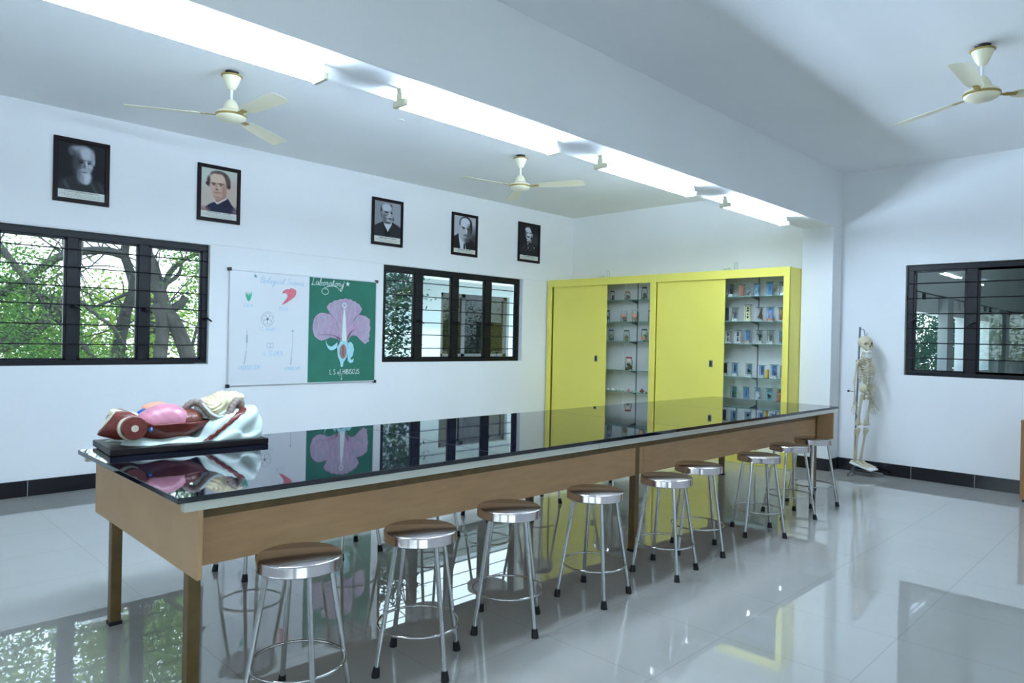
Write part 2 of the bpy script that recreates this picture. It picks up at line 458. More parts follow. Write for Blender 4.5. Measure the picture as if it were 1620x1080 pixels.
# ------------------------------------------------------------------ stools
def make_stool(label, loc, rz, group):
    t = thing('lab_stool', label, 'stool', loc, rz, group)
    h = 0.662
    prof = [(0.150, h - 0.050), (0.179, h - 0.050), (0.181, h - 0.047), (0.1795, h - 0.044), (0.1795, h - 0.007), (0.1775, h - 0.0025), (0.173, h), (0.001, h)]
    MB().lathe(prof, 56, cap0=True, cap1=False).build('seat', M_SEAT, t, smooth=SM)
    for k in range(4):
        a = k * PI / 2; c, s = math.cos(a), math.sin(a)
        top = (0.135 * c, 0.135 * s, h - 0.046); bot = (0.231 * c, 0.231 * s, 0.03)
        l = MB().tube([top, bot], 0.0118, 14).build('leg', M_STEEL, t, smooth=SM)
        d = Vector(bot) - Vector(top); d.normalize()
        p = Vector(bot) - d * 0.018
        MB().tube([(p.x, p.y, 0.046), (0.2335 * c, 0.2335 * s, 0.012), (0.234 * c, 0.234 * s, 0.0)], [0.0155, 0.0195, 0.0200], 14).build('rubber_tip', M_RUBBER, l, smooth=SM)
    r = 0.1985
    MB().tube([(r * math.cos(2 * PI * k / 48), r * math.sin(2 * PI * k / 48), 0.205) for k in range(48)], 0.0065, 10, closed=True).build('foot_ring', M_STEEL, t, smooth=SM)
    return t
NEAR = [(-8.0, -5.222, -12, 'round steel stool at the front end, cropped by the lower photo edge'),
        (-7.365, -5.24, -5, 'second steel stool from the torso-model end of the apron side'),
        (-6.71, -5.20, -4, 'third steel stool from the torso-model end of the apron side'),
        (-5.99, -5.25, 54, 'fourth steel stool from the torso-model end, before the apron joint'),
        (-5.245, -5.297, 53, 'fifth steel stool from the torso-model end, in front of the middle leg'),
        (-4.635, -5.20, -6, 'steel stool pushed in just behind the middle-leg stool'),
        (-3.785, -5.29, 0, 'steel stool standing alone in front of the yellow cabinet base'),
        (-2.99, -5.215, 10, 'steel stool next to the last one at the skeleton end of the table'),
        (-2.33, -5.175, 20, 'last steel stool at the skeleton end of the lab table')]
st0 = None
for (x, y, a, lb) in NEAR:
    if st0 is None: st0 = make_stool(lb, (x, y, 0), math.radians(a), 'stools along the apron side of the table')
    else: dup(st0, (x, y, 0), math.radians(a), lb, 'stools along the apron side of the table')
FAR = [(-7.36, -3.40, -35, 'steel stool behind the table nearest the torso model, mostly hidden'),
       (-6.64, -3.46, 45, 'second stool behind the table, counted from the torso model'),
       (-5.92, -3.52, -55, 'third stool behind the table, counted from the torso model'),
       (-5.15, -3.40, -45, 'fourth stool behind the table, counted from the torso model'),
       (-4.40, -3.30, 30, 'fifth stool behind the table, counted from the torso model'),
       (-3.28, -3.38, 40, 'stool behind the table in front of the yellow cabinet doors')]
for (x, y, a, lb) in FAR: dup(st0, (x, y, 0), math.radians(a), lb, 'stools on the board side of the table')

# ------------------------------------------------------------------ ceiling fans
def make_fan(label, loc, rz):
    t = thing('ceiling_fan', label, 'ceiling fan', loc, rz, 'ivory ceiling fans')
    MB().lathe([(0.05, -0.012), (0.055, 0.0)], 24).build('ceiling_hook_plate', M_DARK, t, smooth=SM)
    MB().lathe([(0.014, -0.03), (0.014, -0.012)], 10).build('hook', M_GREY, t)
    c = MB().lathe([(0.020, -0.150), (0.030, -0.142), (0.045, -0.115), (0.062, -0.075), (0.074, -0.045)], 32).build('canopy', M_IVORY, t, smooth=SM)
    MB().lathe([(0.074, -0.045), (0.083, -0.042), (0.084, -0.034), (0.076, -0.029), (0.03, -0.027)], 32).build('rim', M_BRASS, c, smooth=SM)
    MB().tube([(0, 0, -0.03), (0, 0, -0.27)], 0.011, 14).build('down_rod', M_WHITEP, t, smooth=SM)
    MB().lathe([(0.066, -0.315), (0.064, -0.30), (0.055, -0.275), (0.040, -0.248), (0.024, -0.232), (0.012, -0.230)], 32).build('upper_cover', M_IVORY, t, smooth=SM)
    hub = MB().lathe([(0.004, -0.418), (0.040, -0.416), (0.080, -0.406), (0.108, -0.390), (0.118, -0.372), (0.118, -0.352), (0.110, -0.335), (0.08, -0.320), (0.064, -0.315)], 44).build('motor_housing', M_IVORY, t, smooth=SM)
    MB().lathe([(0.119, -0.372), (0.1225, -0.368), (0.1225, -0.358), (0.119, -0.354)], 44, cap0=False, cap1=False).build('trim_ring', M_BRASS, hub, smooth=SM)
    for k in range(3):
        Rk = Matrix.Rotation(2 * PI * k / 3, 3, 'Z'); Tl = Matrix.Rotation(math.radians(-11), 3, 'X')
        vs = []; fs = []
        xs = [0.20, 0.23, 0.30, 0.45, 0.60, 0.72, 0.765, 0.78]; hw = [0.040, 0.054, 0.062, 0.070, 0.075, 0.077, 0.073, 0.060]
        for (x, w) in zip(xs, hw):
            for (y, dz) in ((-w, -0.004), (-w * 0.5, 0.0015), (0, 0.003), (w * 0.5, 0.0015), (w, -0.004)):
                for th in (0.0012, -0.0012):
                    p = Tl @ Vector((0, y, dz + th)); vs.append(Rk @ (p + Vector((x, 0, -0.362 - 0.012 * (x - 0.2)))))
        n = 5
        def idx(i, j, s): return (i * n + j) * 2 + s
        for i in range(len(xs) - 1):
            for j in range(n - 1):
                fs.append((idx(i, j, 0), idx(i + 1, j, 0), idx(i + 1, j + 1, 0), idx(i, j + 1, 0))); fs.append((idx(i, j, 1), idx(i, j + 1, 1), idx(i + 1, j + 1, 1), idx(i + 1, j, 1)))
            for j in (0, n - 1): fs.append((idx(i, j, 0), idx(i, j, 1), idx(i + 1, j, 1), idx(i + 1, j, 0)))
        for i in (0, len(xs) - 1):
            for j in range(n - 1): fs.append((idx(i, j, 0), idx(i, j + 1, 0), idx(i, j + 1, 1), idx(i, j, 1)))
        bl = MB().add(vs, fs).build('blade', M_IVORY, t, smooth=SM)
        br = MB()
        for (x0, x1, w) in ((0.112, 0.155, 0.014), (0.15, 0.232, 0.022)):
            br.box((x0, -w, -0.004), (x1, w, 0.003), R=Rk @ Tl, at=Rk @ Vector((0, 0, -0.366)))
        br.build('blade_bracket', M_BRASS, bl, bevel=0.003)
    return t
f0 = make_fan('ivory ceiling fan above the two portraits nearest the big window', (-7.06, -2.217, H1), math.radians(33))
dup(f0, (-3.64, -2.232, H1), math.radians(52), 'ivory ceiling fan farther back, above the row of three portraits')
dup(f0, (-3.407, -6.759, H2), math.radians(62), 'ivory ceiling fan alone on the other side of the beam')
tag(MB().lathe([(0.045, -0.006), (0.05, 0)], 20, (-5.38, -2.233, H1)).build('ceiling_plate', M_WHITEP, smooth=SM), 'small round white plate on the ceiling between the two fans', 'ceiling plate')

# ------------------------------------------------------------------ tube lights under the beam
def make_batten(label, loc):
    t = thing('tube_light', label, 'tube light', loc, 0, 'twin tube lights under the beam')
    Lh = 0.735
    MB().box((-Lh, -0.022, -0.038), (Lh, 0.022, 0)).build('batten', M_PLAST, t, bevel=0.003)
    for sx in (-1, 1):
        b = MB(); x0, x1 = sorted((sx * Lh, sx * (Lh - 0.030)))
        b.box((x0, -0.028, -0.072), (x1, 0.028, -0.030))
        b.box((x0, -0.062, -0.110), (x1, 0.062, -0.068)); b.build('lamp_holder', M_PLAST, t, bevel=0.006)
    for sy in (-1, 1):
        MB().tube([(-Lh + 0.03, sy * 0.042, -0.089), (Lh - 0.03, sy * 0.042, -0.089)], 0.0145, 14).build('fluorescent_tube', M_TUBE, t, smooth=SM)
    return t
TL = [(-8.20, 'lit twin tube light filling the upper corner of the photo'), (-6.207, 'lit twin tube light between the two near ceiling fans'),
      (-4.18, 'lit twin tube light beyond the fan above the three portraits'), (-2.056, 'lit twin tube light farthest away, next to the white pillar')]
tl0 = None
for x, lb in TL:
    if tl0 is None: tl0 = make_batten(lb, (x, -4.39, BZ))
    else: dup(tl0, (x, -4.39, BZ), 0, lb)

# ------------------------------------------------------------------ framed portraits
def painter(w, h, ops, bg, sy=1.0):
    xs = (np.arange(w) + 0.5) / w; ys = (np.arange(h) + 0.5) / h * (h / w)
    X, Y = np.meshgrid(xs, ys / sy); img = np.zeros((h, w, 3)) + np.array(bg, float)
    for o in ops:
        if o[0] == 'e':
            _, cx, cy, rx, ry, rot, col, soft = o
            c, s = math.cos(rot), math.sin(rot)
            u = ((X - cx) * c + (Y - cy) * s) / rx; v = (-(X - cx) * s + (Y - cy) * c) / ry
            d = (np.sqrt(u * u + v * v) - 1) * min(rx, ry)
        else:
            _, pts, col, soft = o
            d = np.full(X.shape, 1e9); ins = np.zeros(X.shape, bool)
            for i in range(len(pts)):
                (x0, y0), (x1, y1) = pts[i], pts[(i + 1) % len(pts)]
                ex, ey = x1 - x0, y1 - y0
                t = np.clip(((X - x0) * ex + (Y - y0) * ey) / (ex * ex + ey * ey + 1e-12), 0, 1)
                d = np.minimum(d, np.hypot(X - x0 - t * ex, Y - y0 - t * ey))
                cr = ((y0 > Y) != (y1 > Y)) & (X < (x1 - x0) * (Y - y0) / (y1 - y0 + 1e-12) + x0); ins ^= cr
            d = np.where(ins, -d, d)
        a = np.clip(0.5 - d / (1.3 * soft), 0, 1)[..., None]
        img = img * (1 - a) + np.array(col, float) * a
    return np.clip(img, 0, 255)
E_ = lambda cx, cy, rx, ry, col, soft=0.02, rot=0: ('e', cx, cy, rx, ry, rot, col, soft)
P_ = lambda pts, col, soft=0.012: ('p', pts, col, soft)
def g(v, t=(1, 1, 1)): return tuple(min(255, v * k) for k in t)
BL = (0.97, 0.99, 1.04)
PORTRAITS = [
 dict(x=-7.607, z=3.167, w=0.49, h=0.632, cap=('AUGUST WEISMANN (1834-1914)', 0.145), bg=g(38, BL), label='framed dark portrait of a white-bearded man with spectacles, above the big window', ops=[
  P_([(0, 1.02), (.08, .9), (.3, .8), (.5, .82), (.7, .86), (.85, .84), (1, .93), (1, 1.4), (0, 1.4)], g(52, BL), .03), P_([(.1, .98), (.16, .92), (.3, 1.2), (.24, 1.2)], g(76, BL), .03), P_([(.66, .9), (.7, .88), (.9, 1.2), (.82, 1.2)], g(72, BL), .03), P_([(.85, .9), (.9, .9), (1, 1.08), (1, 1.2)], g(68, BL), .03),
  E_(.35, .18, .12, .11, g(118, BL), .05), E_(.29, .23, .07, .09, g(92, BL), .05), E_(.52, .14, .20, .085, g(160, BL), .04), E_(.55, .42, .19, .36, g(150, BL), .035), E_(.59, .24, .14, .14, g(192, BL), .07),
  E_(.40, .50, .10, .26, g(72, BL), .07), E_(.755, .40, .03, .09, g(180, BL), .02), E_(.73, .27, .05, .12, g(166, BL), .04), E_(.48, .40, .075, .018, g(62, BL), .02), E_(.65, .40, .07, .014, g(96, BL), .015),
  E_(.485, .45, .052, .028, g(42, BL), .018), E_(.655, .452, .046, .026, g(52, BL), .016), E_(.60, .48, .022, .08, g(202, BL), .018), E_(.61, .555, .034, .026, g(184, BL), .016), E_(.56, .53, .022, .055, g(92, BL), .025), E_(.69, .54, .05, .06, g(186, BL), .04),
  E_(.57, .79, .145, .175, g(184, BL), .05), E_(.58, .635, .125, .036, g(172, BL), .022), E_(.45, .76, .05, .15, g(118, BL), .06), E_(.57, .685, .055, .013, g(58, BL), .014), E_(.62, .80, .05, .10, g(204, BL), .05), E_(.60, .92, .06, .05, g(192, BL), .03), E_(.52, .86, .03, .08, g(150, BL), .04)]),
 dict(x=-6.248, z=3.166, w=0.486, h=0.634, cap=('GREGOR MENDEL (1822-1884)', 0.13), bg=(196, 204, 192), label='framed sepia portrait of a clean-shaven man in a clerical collar, above the big window', ops=[
  E_(.9, .8, .5, .6, (196, 178, 166), .3), E_(.1, .9, .3, .4, (196, 182, 170), .25),
  P_([(.1, 1.2), (.13, 1.08), (.25, .98), (.4, .9), (.5, .96), (.7, .78), (.76, .78), (.85, .92), (1, 1.08), (1, 1.2)], (44, 46, 66), .02), E_(.08, 1.18, .14, .10, (150, 120, 116), .08), E_(1.0, 1.15, .12, .14, (120, 100, 108), .08),
  P_([(.36, .9), (.45, .97), (.72, .8), (.70, .74), (.46, .88), (.38, .86)], (228, 216, 210), .01),
  P_([(.38, .72), (.4, .9), (.47, .92), (.70, .76), (.68, .6)], (166, 130, 116), .03),
  E_(.5, .18, .25, .14, (86, 70, 66), .03), E_(.22, .36, .06, .14, (80, 66, 66), .03), E_(.74, .34, .08, .17, (96, 80, 76), .03), E_(.18, .43, .05, .05, (60, 50, 54), .02), E_(.78, .44, .04, .06, (70, 58, 60), .02),
  E_(.47, .44, .23, .33, (206, 172, 154), .03), E_(.45, .25, .2, .14, (216, 188, 170), .04), E_(.45, .7, .14, .13, (198, 160, 142), .03), E_(.64, .58, .07, .16, (176, 138, 122), .05), E_(.74, .56, .03, .07, (206, 172, 156), .012),
  E_(.35, .405, .07, .017, (70, 54, 54), .018), E_(.55, .395, .075, .016, (70, 54, 54), .018), E_(.355, .445, .034, .018, (84, 66, 64), .014), E_(.545, .44, .034, .018, (84, 66, 64), .014),
  E_(.425, .5, .02, .08, (182, 142, 126), .02), E_(.44, .565, .05, .018, (120, 84, 80), .012), E_(.46, .65, .085, .011, (140, 96, 90), .014), E_(.46, .78, .08, .02, (172, 130, 116), .02), E_(.47, .105, .16, .03, (110, 94, 88), .02)]),
 dict(sy=.84, x=-3.955, z=3.153, w=0.512, h=0.636, cap=('', 0.14), bg=g(146, BL), label='framed grey portrait of a balding man with a drooping moustache and dark jacket', ops=[
  E_(.9, .3, .4, .6, g(160, BL), .3), P_([(0, .95), (.1, .88), (.34, .74), (.5, .9), (.66, .72), (.95, .86), (1, .9), (1, 1.3), (0, 1.3)], g(52, BL), .012), E_(.5, 1.1, .1, .2, g(34, BL), .06),
  P_([(.34, .72), (.42, .8), (.58, .82), (.67, .72), (.66, .84), (.52, 1.12), (.38, .86)], g(214, BL), .008),
  E_(.29, .36, .06, .2, g(56, BL), .03), E_(.62, .2, .06, .12, g(62, BL), .03), E_(.48, .4, .19, .32, g(152, BL), .02), E_(.47, .22, .19, .14, g(196, BL), .03), E_(.28, .44, .04, .08, g(130, BL), .012), E_(.4, .62, .09, .16, g(110, BL), .05),
  E_(.46, .385, .075, .03, g(52, BL), .018), E_(.645, .395, .05, .03, g(52, BL), .018), E_(.585, .46, .035, .09, g(196, BL), .015), E_(.56, .57, .13, .045, g(176, BL), .015), E_(.72, .62, .03, .07, g(84, BL), .015), E_(.6, .62, .07, .03, g(70, BL), .014), E_(.53, .70, .07, .06, g(176, BL), .02), E_(.5, .78, .12, .04, g(84, BL), .03)]),
 dict(x=-2.553, z=3.154, w=0.520, h=0.634, cap=('', 0.115), bg=g(184, BL), label='framed portrait of a man with high bare forehead, white shirt and dark tie', ops=[
  E_(.95, .95, .35, .5, g(70, BL), .25), P_([(0, .72), (.1, .68), (.22, .6), (.36, 1.3), (0, 1.3)], g(40, BL), .012), P_([(.54, .9), (.7, .72), (.95, .85), (1, 1), (1, 1.3), (.5, 1.3)], g(42, BL), .03),
  P_([(.23, .6), (.30, .76), (.46, .9), (.5, 1.0), (.44, 1.3), (.36, 1.3), (.26, .85)], g(216, BL), .01), P_([(.46, .93), (.52, .93), (.56, 1.3), (.45, 1.3)], g(34, BL), .008), P_([(.53, .98), (.56, .98), (.6, 1.3), (.54, 1.3)], g(170, BL), .01),
  E_(.54, .24, .29, .24, g(50, BL), .02), E_(.76, .38, .09, .22, g(44, BL), .03), E_(.5, .46, .22, .36, g(190, BL), .02), E_(.52, .22, .22, .17, g(216, BL), .03), E_(.68, .55, .1, .24, g(92, BL), .07), E_(.3, .45, .03, .08, g(190, BL), .015),
  E_(.44, .385, .085, .022, g(60, BL), .014, .15), E_(.66, .43, .06, .025, g(48, BL), .016), E_(.45, .42, .045, .018, g(70, BL), .01), E_(.585, .5, .035, .09, g(210, BL), .02), E_(.55, .655, .10, .02, g(84, BL), .014), E_(.53, .62, .10, .022, g(140, BL), .015), E_(.5, .78, .12, .09, g(170, BL), .04), E_(.6, .80, .1, .08, g(90, BL), .06)]),
 dict(sy=.78, x=-1.140, z=3.195, w=0.524, h=0.645, cap=('', 0.125), bg=g(36, BL), label='framed dark portrait of a man in military uniform, closest to the yellow cabinet', ops=[
  E_(.8, .7, .3, .3, g(56, BL), .2), P_([(0, 1.0), (.15, .88), (.4, .78), (.6, .78), (.85, .86), (1, .98), (1, 1.4), (0, 1.4)], g(40, BL), .03), E_(.45, .1, .13, .08, g(60, BL), .02),
  E_(.46, .38, .165, .29, g(196, BL), .02), E_(.42, .2, .14, .1, g(206, BL), .02), E_(.32, .45, .045, .16, g(84, BL), .03), E_(.66, .44, .03, .08, g(190, BL), .012),
  E_(.42, .35, .05, .02, g(50, BL), .012), E_(.56, .36, .05, .02, g(60, BL), .012), E_(.46, .44, .03, .07, g(220, BL), .012), E_(.46, .535, .075, .03, g(48, BL), .012), E_(.47, .57, .05, .012, g(80, BL), .01), E_(.5, .7, .12, .1, g(180, BL), .02), E_(.55, .76, .1, .05, g(110, BL), .03),
  E_(.44, .86, .04, .03, g(170, BL), .01)] + [E_(.44 + dx, y, .016, .016, g(150, BL), .008) for (dx, y) in ((0, .93), (.02, 1.0), (-.2, 1.02), (.1, .95), (.26, .94), (.2, 1.05), (-.06, 1.16), (.14, 1.16), (.3, 1.12), (-.26, 1.1))] + [E_(.46, 1.06, .026, .03, g(196, BL), .008), E_(.78, 1.02, .05, .012, g(190, BL), .006)]),
]
M_PRINT = attr_mat('portrait_print', rough=0.5)
M_PRINT.node_tree.nodes['Principled BSDF'].inputs['Specular IOR Level'].default_value = 0.15
M_CAPTION = mat('caption_strip', (214, 216, 206), rough=0.4)
M_INK = mat('caption_ink', (60, 62, 70), rough=0.6)
M_INKL = mat('caption_small_print', (150, 152, 152), rough=0.6)
def text_mesh(s, size):
    cu = bpy.data.curves.new('tmp', 'FONT'); cu.body = s; cu.size = size; cu.align_x = 'CENTER'; cu.align_y = 'CENTER'
    o = bpy.data.objects.new('tmp', cu); COL.objects.link(o)
    me = bpy.data.meshes.new_from_object(o.evaluated_get(bpy.context.evaluated_depsgraph_get()))
    bpy.data.objects.remove(o); bpy.data.curves.remove(cu)
    return me
rnd = random.Random(3)
for p in PORTRAITS:
    w, h = p['w'], p['h']; y = -0.014
    t = thing('framed_portrait', p['label'], 'framed picture', (p['x'], y, p['z'] - h / 2), 0, 'scientist portraits on the wall')
    fw = 0.041; mb = MB()
    for (a, b, c, d) in ((-w / 2, w / 2, 0, fw), (-w / 2, w / 2, h - fw, h), (-w / 2, -w / 2 + fw, fw, h - fw), (w / 2 - fw, w / 2, fw, h - fw)):
        mb.box((a, -0.022, c), (b, 0.0, d))
    mb.build('frame', M_FRAMEW, t, bevel=0.004)
    iw, ih = w - 2 * fw, h - 2 * fw
    nx, ny = 84, int(84 * ih / iw)
    img = painter(nx, ny, p['ops'], p['bg'], p.get('sy', 1.0))
    vs = []; fs = []
    for j in range(ny + 1):
        for i in range(nx + 1): vs.append((-iw / 2 + iw * i / nx, -0.010, h - fw - ih * j / ny))
    for j in range(ny):
        for i in range(nx):
            a = j * (nx + 1) + i; fs.append((a, a + nx + 1, a + nx + 2, a + 1))
    o = MB().add(vs, fs).build('print', M_PRINT, t)
    pad = np.pad(img, ((0, 1), (0, 1), (0, 0)), 'edge') / 255.0
    linv = np.where(pad <= 0.04045, pad / 12.92, ((pad + 0.055) / 1.055) ** 2.4)
    ca = o.data.color_attributes.new('Col', 'FLOAT_COLOR', 'POINT')
    ca.data.foreach_set('color', np.concatenate([linv, np.ones(linv.shape[:2] + (1,))], -1).astype(np.float32).ravel())
    ch = p['cap'][1] * ih
    MB().box((-iw / 2, -0.0118, fw), (iw / 2, -0.0105, fw + ch)).build('caption_strip', M_CAPTION, t)
    ink = MB()
    for r in range(3):
        zz = fw + ch * (0.56 - 0.18 * r); xx = -iw * (0.44 - 0.06 * r)
        while xx < iw * (0.44 - 0.06 * r):
            l = rnd.uniform(0.012, 0.034); ink.box((xx, -0.0124, zz - 0.0022), (min(xx + l, iw * 0.45), -0.012, zz + 0.0022)); xx += l + 0.008
    ink.build('small_print', M_INKL, t)
    if p['cap'][0]:
        me = text_mesh(p['cap'][0], 0.0205); o = link('caption_lettering', me, M_INK, t); o.rotation_euler = (PI / 2, 0, 0); o.location = (0, -0.0126, fw + ch * 0.83)
    else:
        ink = MB(); xx = -iw * 0.3
        while xx < iw * 0.3:
            l = rnd.uniform(0.03, 0.06); ink.box((xx, -0.0126, fw + ch * 0.8 - 0.004), (min(xx + l, iw * 0.32), -0.012, fw + ch * 0.8 + 0.004)); xx += l + 0.012
        ink.build('caption_lettering', M_INK, t)

# ------------------------------------------------------------------ the board: white half and green chalk half
BD = thing('drawing_board', 'wide wall board, half whiteboard and half green chalkboard with hibiscus drawings', 'board', (-6.11, 0, 0.99))
BW, BH = 2.0, 1.345
MB().box((0.004, -0.026, 0.004), (BW - 0.004, -0.002, BH - 0.004)).build('white_panel', M_WHITEB, BD)
M_GREENB = mat('green_chalkboard', (38, 112, 92), rough=0.7, noise=0.10, nscale=3)
MB().box((1.003, -0.0285, 0.012), (BW - 0.012, -0.0262, BH - 0.012)).build('green_panel', M_GREENB, BD)
mb = MB()
for (a, b, c, d) in ((0, BW, 0, 0.014), (0, BW, BH - 0.014, BH), (0, 0.014, 0.014, BH - 0.014), (BW - 0.014, BW, 0.014, BH - 0.014)): mb.box((a, -0.034, c), (b, 0.0, d))
mb.build('frame', M_ALU, BD, bevel=0.003)
for (a, c) in ((0, 0), (BW, 0), (0, BH), (BW, BH)):
    MB().box((a - 0.020, -0.038, c - 0.020), (a + 0.020, 0.0, c + 0.020)).build('corner_cap', M_DARK, BD, bevel=0.006)
def gp(x, y):
    tp = 48 + (x - 45) * .075; bt = 1045 - (x - 30) * .02
    return (1.0 + (x - 40) / 636.0, BH * (1 - (y - tp) / (bt - tp)))
def gw(x, y):
    tp = 50 + .086 * x; bt = 1134 - .04 * (x + 114)
    return ((x + 114) / 756.0, BH * (1 - (y - tp) / (bt - tp)))
def poly(mb, pts, y):
    tri = tessellate_polygon([[Vector((p[0], p[1], 0)) for p in pts]])
    n = len(mb.v); mb.v += [(p[0], y, p[1]) for p in pts]
    for t3 in tri:
        a, b, c = [pts[i] for i in t3]
        cr = (b[0] - a[0]) * (c[1] - a[1]) - (b[1] - a[1]) * (c[0] - a[0])
        mb.f.append(tuple(n + i for i in (t3 if cr > 0 else t3[::-1])))
def stroke(mb, pts, w, y, smooth=True, wob=0.0):
    P = catmull(pts, 5) if smooth and len(pts) > 2 else list(pts)
    L = []; Rr = []
    for i in range(len(P)):
        a = P[max(i - 1, 0)]; b = P[min(i + 1, len(P) - 1)]
        dx, dz = b[0] - a[0], b[1] - a[1]; l = math.hypot(dx, dz) + 1e-9
        nx, nz = -dz / l * w / 2, dx / l * w / 2
        L.append((P[i][0] + nx, y, P[i][1] + nz)); Rr.append((P[i][0] - nx, y, P[i][1] - nz))
    n = len(P)
    mb.add(L + Rr, [(i, n + i, n + i + 1, i + 1) for i in range(n - 1)])
# hand lettering: strokes in a box one unit high
UP = {'A': [[(0, 0), (.35, 1), (.7, 0)], [(.15, .38), (.55, .38)]], 'B': [[(0, 0), (0, 1)], [(0, 1), (.45, .95), (.5, .7), (.05, .52), (.55, .4), (.55, .08), (0, 0)]],
 'C': [[(.6, .85), (.35, 1), (.05, .7), (.05, .3), (.3, 0), (.6, .15)]], 'D': [[(0, 0), (0, 1)], [(0, 1), (.45, .9), (.6, .5), (.45, .1), (0, 0)]], 'E': [[(.5, 1), (0, 1)], [(0, 1), (0, 0)], [(0, 0), (.5, 0)], [(0, .5), (.4, .5)]],
 'G': [[(.6, .85), (.35, 1), (.05, .7), (.05, .3), (.3, 0), (.6, .15), (.6, .45)], [(.6, .45), (.35, .45)]], 'H': [[(0, 0), (0, 1)], [(.55, 0), (.55, 1)], [(0, .5), (.55, .5)]], 'I': [[(.1, 0), (.1, 1)]],
 'L': [[(0, 1), (0, 0)], [(0, 0), (.5, 0)]], 'M': [[(0, 0), (.05, 1)], [(.05, 1), (.35, .4)], [(.35, .4), (.65, 1)], [(.65, 1), (.7, 0)]], 'N': [[(0, 0), (0, 1)], [(0, 1), (.55, 0)], [(.55, 0), (.55, 1)]],
 'O': [[(.3, 1), (.02, .7), (.02, .3), (.3, 0), (.6, .3), (.6, .7), (.3, 1)]], 'P': [[(0, 0), (0, 1)], [(0, 1), (.45, .95), (.5, .65), (.05, .5)]], 'R': [[(0, 0), (0, 1)], [(0, 1), (.45, .95), (.5, .65), (.05, .5)], [(.1, .5), (.55, 0)]],
 'S': [[(.5, .88), (.28, 1), (.03, .8), (.2, .55), (.45, .4), (.5, .15), (.25, 0), (0, .12)]], 'T': [[(0, 1), (.6, 1)], [(.3, 1), (.3, 0)]], 'U': [[(0, 1), (0, .25), (.28, 0), (.55, .25), (.55, 1)]], 'V': [[(0, 1), (.3, 0)], [(.3, 0), (.6, 1)]],
 'X': [[(0, 0), (.55, 1)], [(0, 1), (.55, 0)]], 'Y': [[(0, 1), (.3, .5)], [(.6, 1), (.3, .5)], [(.3, .5), (.3, 0)]], '.': [[(.05, 0), (.1, .06)]], 'o': [[(.3, .5), (.02, .35), (.02, .12), (.25, 0), (.45, .2), (.3, .5)]], 'f': [[(.35, .9), (.2, .95), (.15, .5), (.12, -.3), (0, -.35)], [(0, .45), (.35, .45)]]}
CUR = {'B': [[(.1, 0), (.2, 1)], [(0, .8), (.3, 1.05), (.6, .95), (.5, .6), (.25, .52), (.6, .45), (.6, .1), (.3, -.02), (.1, .08)]], 'S': [[(.6, .9), (.4, 1.05), (.2, .8), (.45, .5), (.45, .1), (.15, 0), (-.05, .15)]], 'L': [[(.45, .95), (.35, 1.05), (.22, .8), (.15, .1), (0, .1), (.12, 0), (.3, .06), (.6, 0)]],
 'a': [[(.4, .42), (.2, .48), (.05, .22), (.15, .02), (.35, .18), (.42, .45), (.42, .08), (.55, .1)]], 'b': [[(0, .1), (.18, .6), (.22, .98), (.12, .9), (.08, .1), (.25, 0), (.38, .25), (.25, .42), (.5, .35)]], 'c': [[(.35, .4), (.2, .48), (.05, .22), (.18, 0), (.45, .12)]], 'e': [[(.05, .2), (.3, .3), (.25, .47), (.08, .3), (.12, .04), (.3, .0), (.5, .15)]],
 'g': [[(.4, .42), (.2, .48), (.05, .22), (.18, .04), (.38, .2), (.42, .45), (.36, -.35), (.18, -.48), (.1, -.3), (.55, .1)]], 'i': [[(.0, .1), (.12, .45), (.12, .08), (.3, .1)], [(.16, .66), (.18, .7)]], 'l': [[(0, .1), (.18, .6), (.2, 1.0), (.1, .85), (.12, .08), (.32, .1)]], 'n': [[(0, .1), (.08, .45), (.1, 0)], [(.1, .3), (.28, .47), (.34, .08), (.5, .1)]],
 'o': [[(.28, .46), (.08, .35), (.06, .1), (.22, 0), (.38, .2), (.28, .46), (.5, .38)]], 'r': [[(0, .1), (.12, .5), (.16, .42), (.3, .42), (.26, .08), (.42, .1)]], 't': [[(.0, .1), (.16, .9), (.14, .08), (.34, .1)], [(.0, .6), (.34, .66)]], 'y': [[(0, .45), (.06, .12), (.22, .05), (.36, .4)], [(.38, .45), (.3, -.35), (.12, -.5), (.05, -.3), (.5, .12)]]}
def letter(mb, s, x, z, hgt, wid, w, y, font=UP, slant=0.0, gap=0.22, slope=0.0):
    """write s so that it fills `wid`"""
    tot = 0
    adv = []
    for c in s:
        if c == ' ': adv.append(0.45)
        else: adv.append(max(p[0] for st in font[c] for p in st) + gap)
    k = wid / sum(adv); cx = 0
    for c, a in zip(s, adv):
        if c != ' ':
            for st in font[c]:
                stroke(mb, [(x + (cx + p[0]) * k + slant * p[1] * hgt, z + p[1] * hgt + slope * (cx * k)) for p in st], w, y, smooth=len(st) > 3)
        cx += a
def star(mb, c, r, y, w=None):
    pts = [(c[0] + r * (1 if i % 2 == 0 else 0.42) * math.sin(PI * i / 5), c[1] + r * (1 if i % 2 == 0 else 0.42) * math.cos(PI * i / 5)) for i in range(10)]
    poly(mb, pts, y)
YW, YG = -0.0266, -0.0290
m_blue = mat('pale_blue_marker', (160, 200, 222), rough=0.6); m_teal = mat('teal_marker', (84, 150, 170), rough=0.6)
m_calyx = mat('green_marker', (70, 178, 150), rough=0.6, noise=0.3, nscale=60); m_red = mat('red_marker', (228, 122, 136), rough=0.6, noise=0.18, nscale=40)
m_redl = mat('dark_red_marker', (200, 74, 96), rough=0.6); m_blk = mat('grey_marker', (96, 104, 120), rough=0.6)
m_mauve = mat('mauve_chalk', (178, 164, 184), rough=0.9, noise=0.16, nscale=14, stretch=(2.5, 1, 0.7)); m_pink = mat('pink_chalk', (205, 160, 196), rough=0.9)
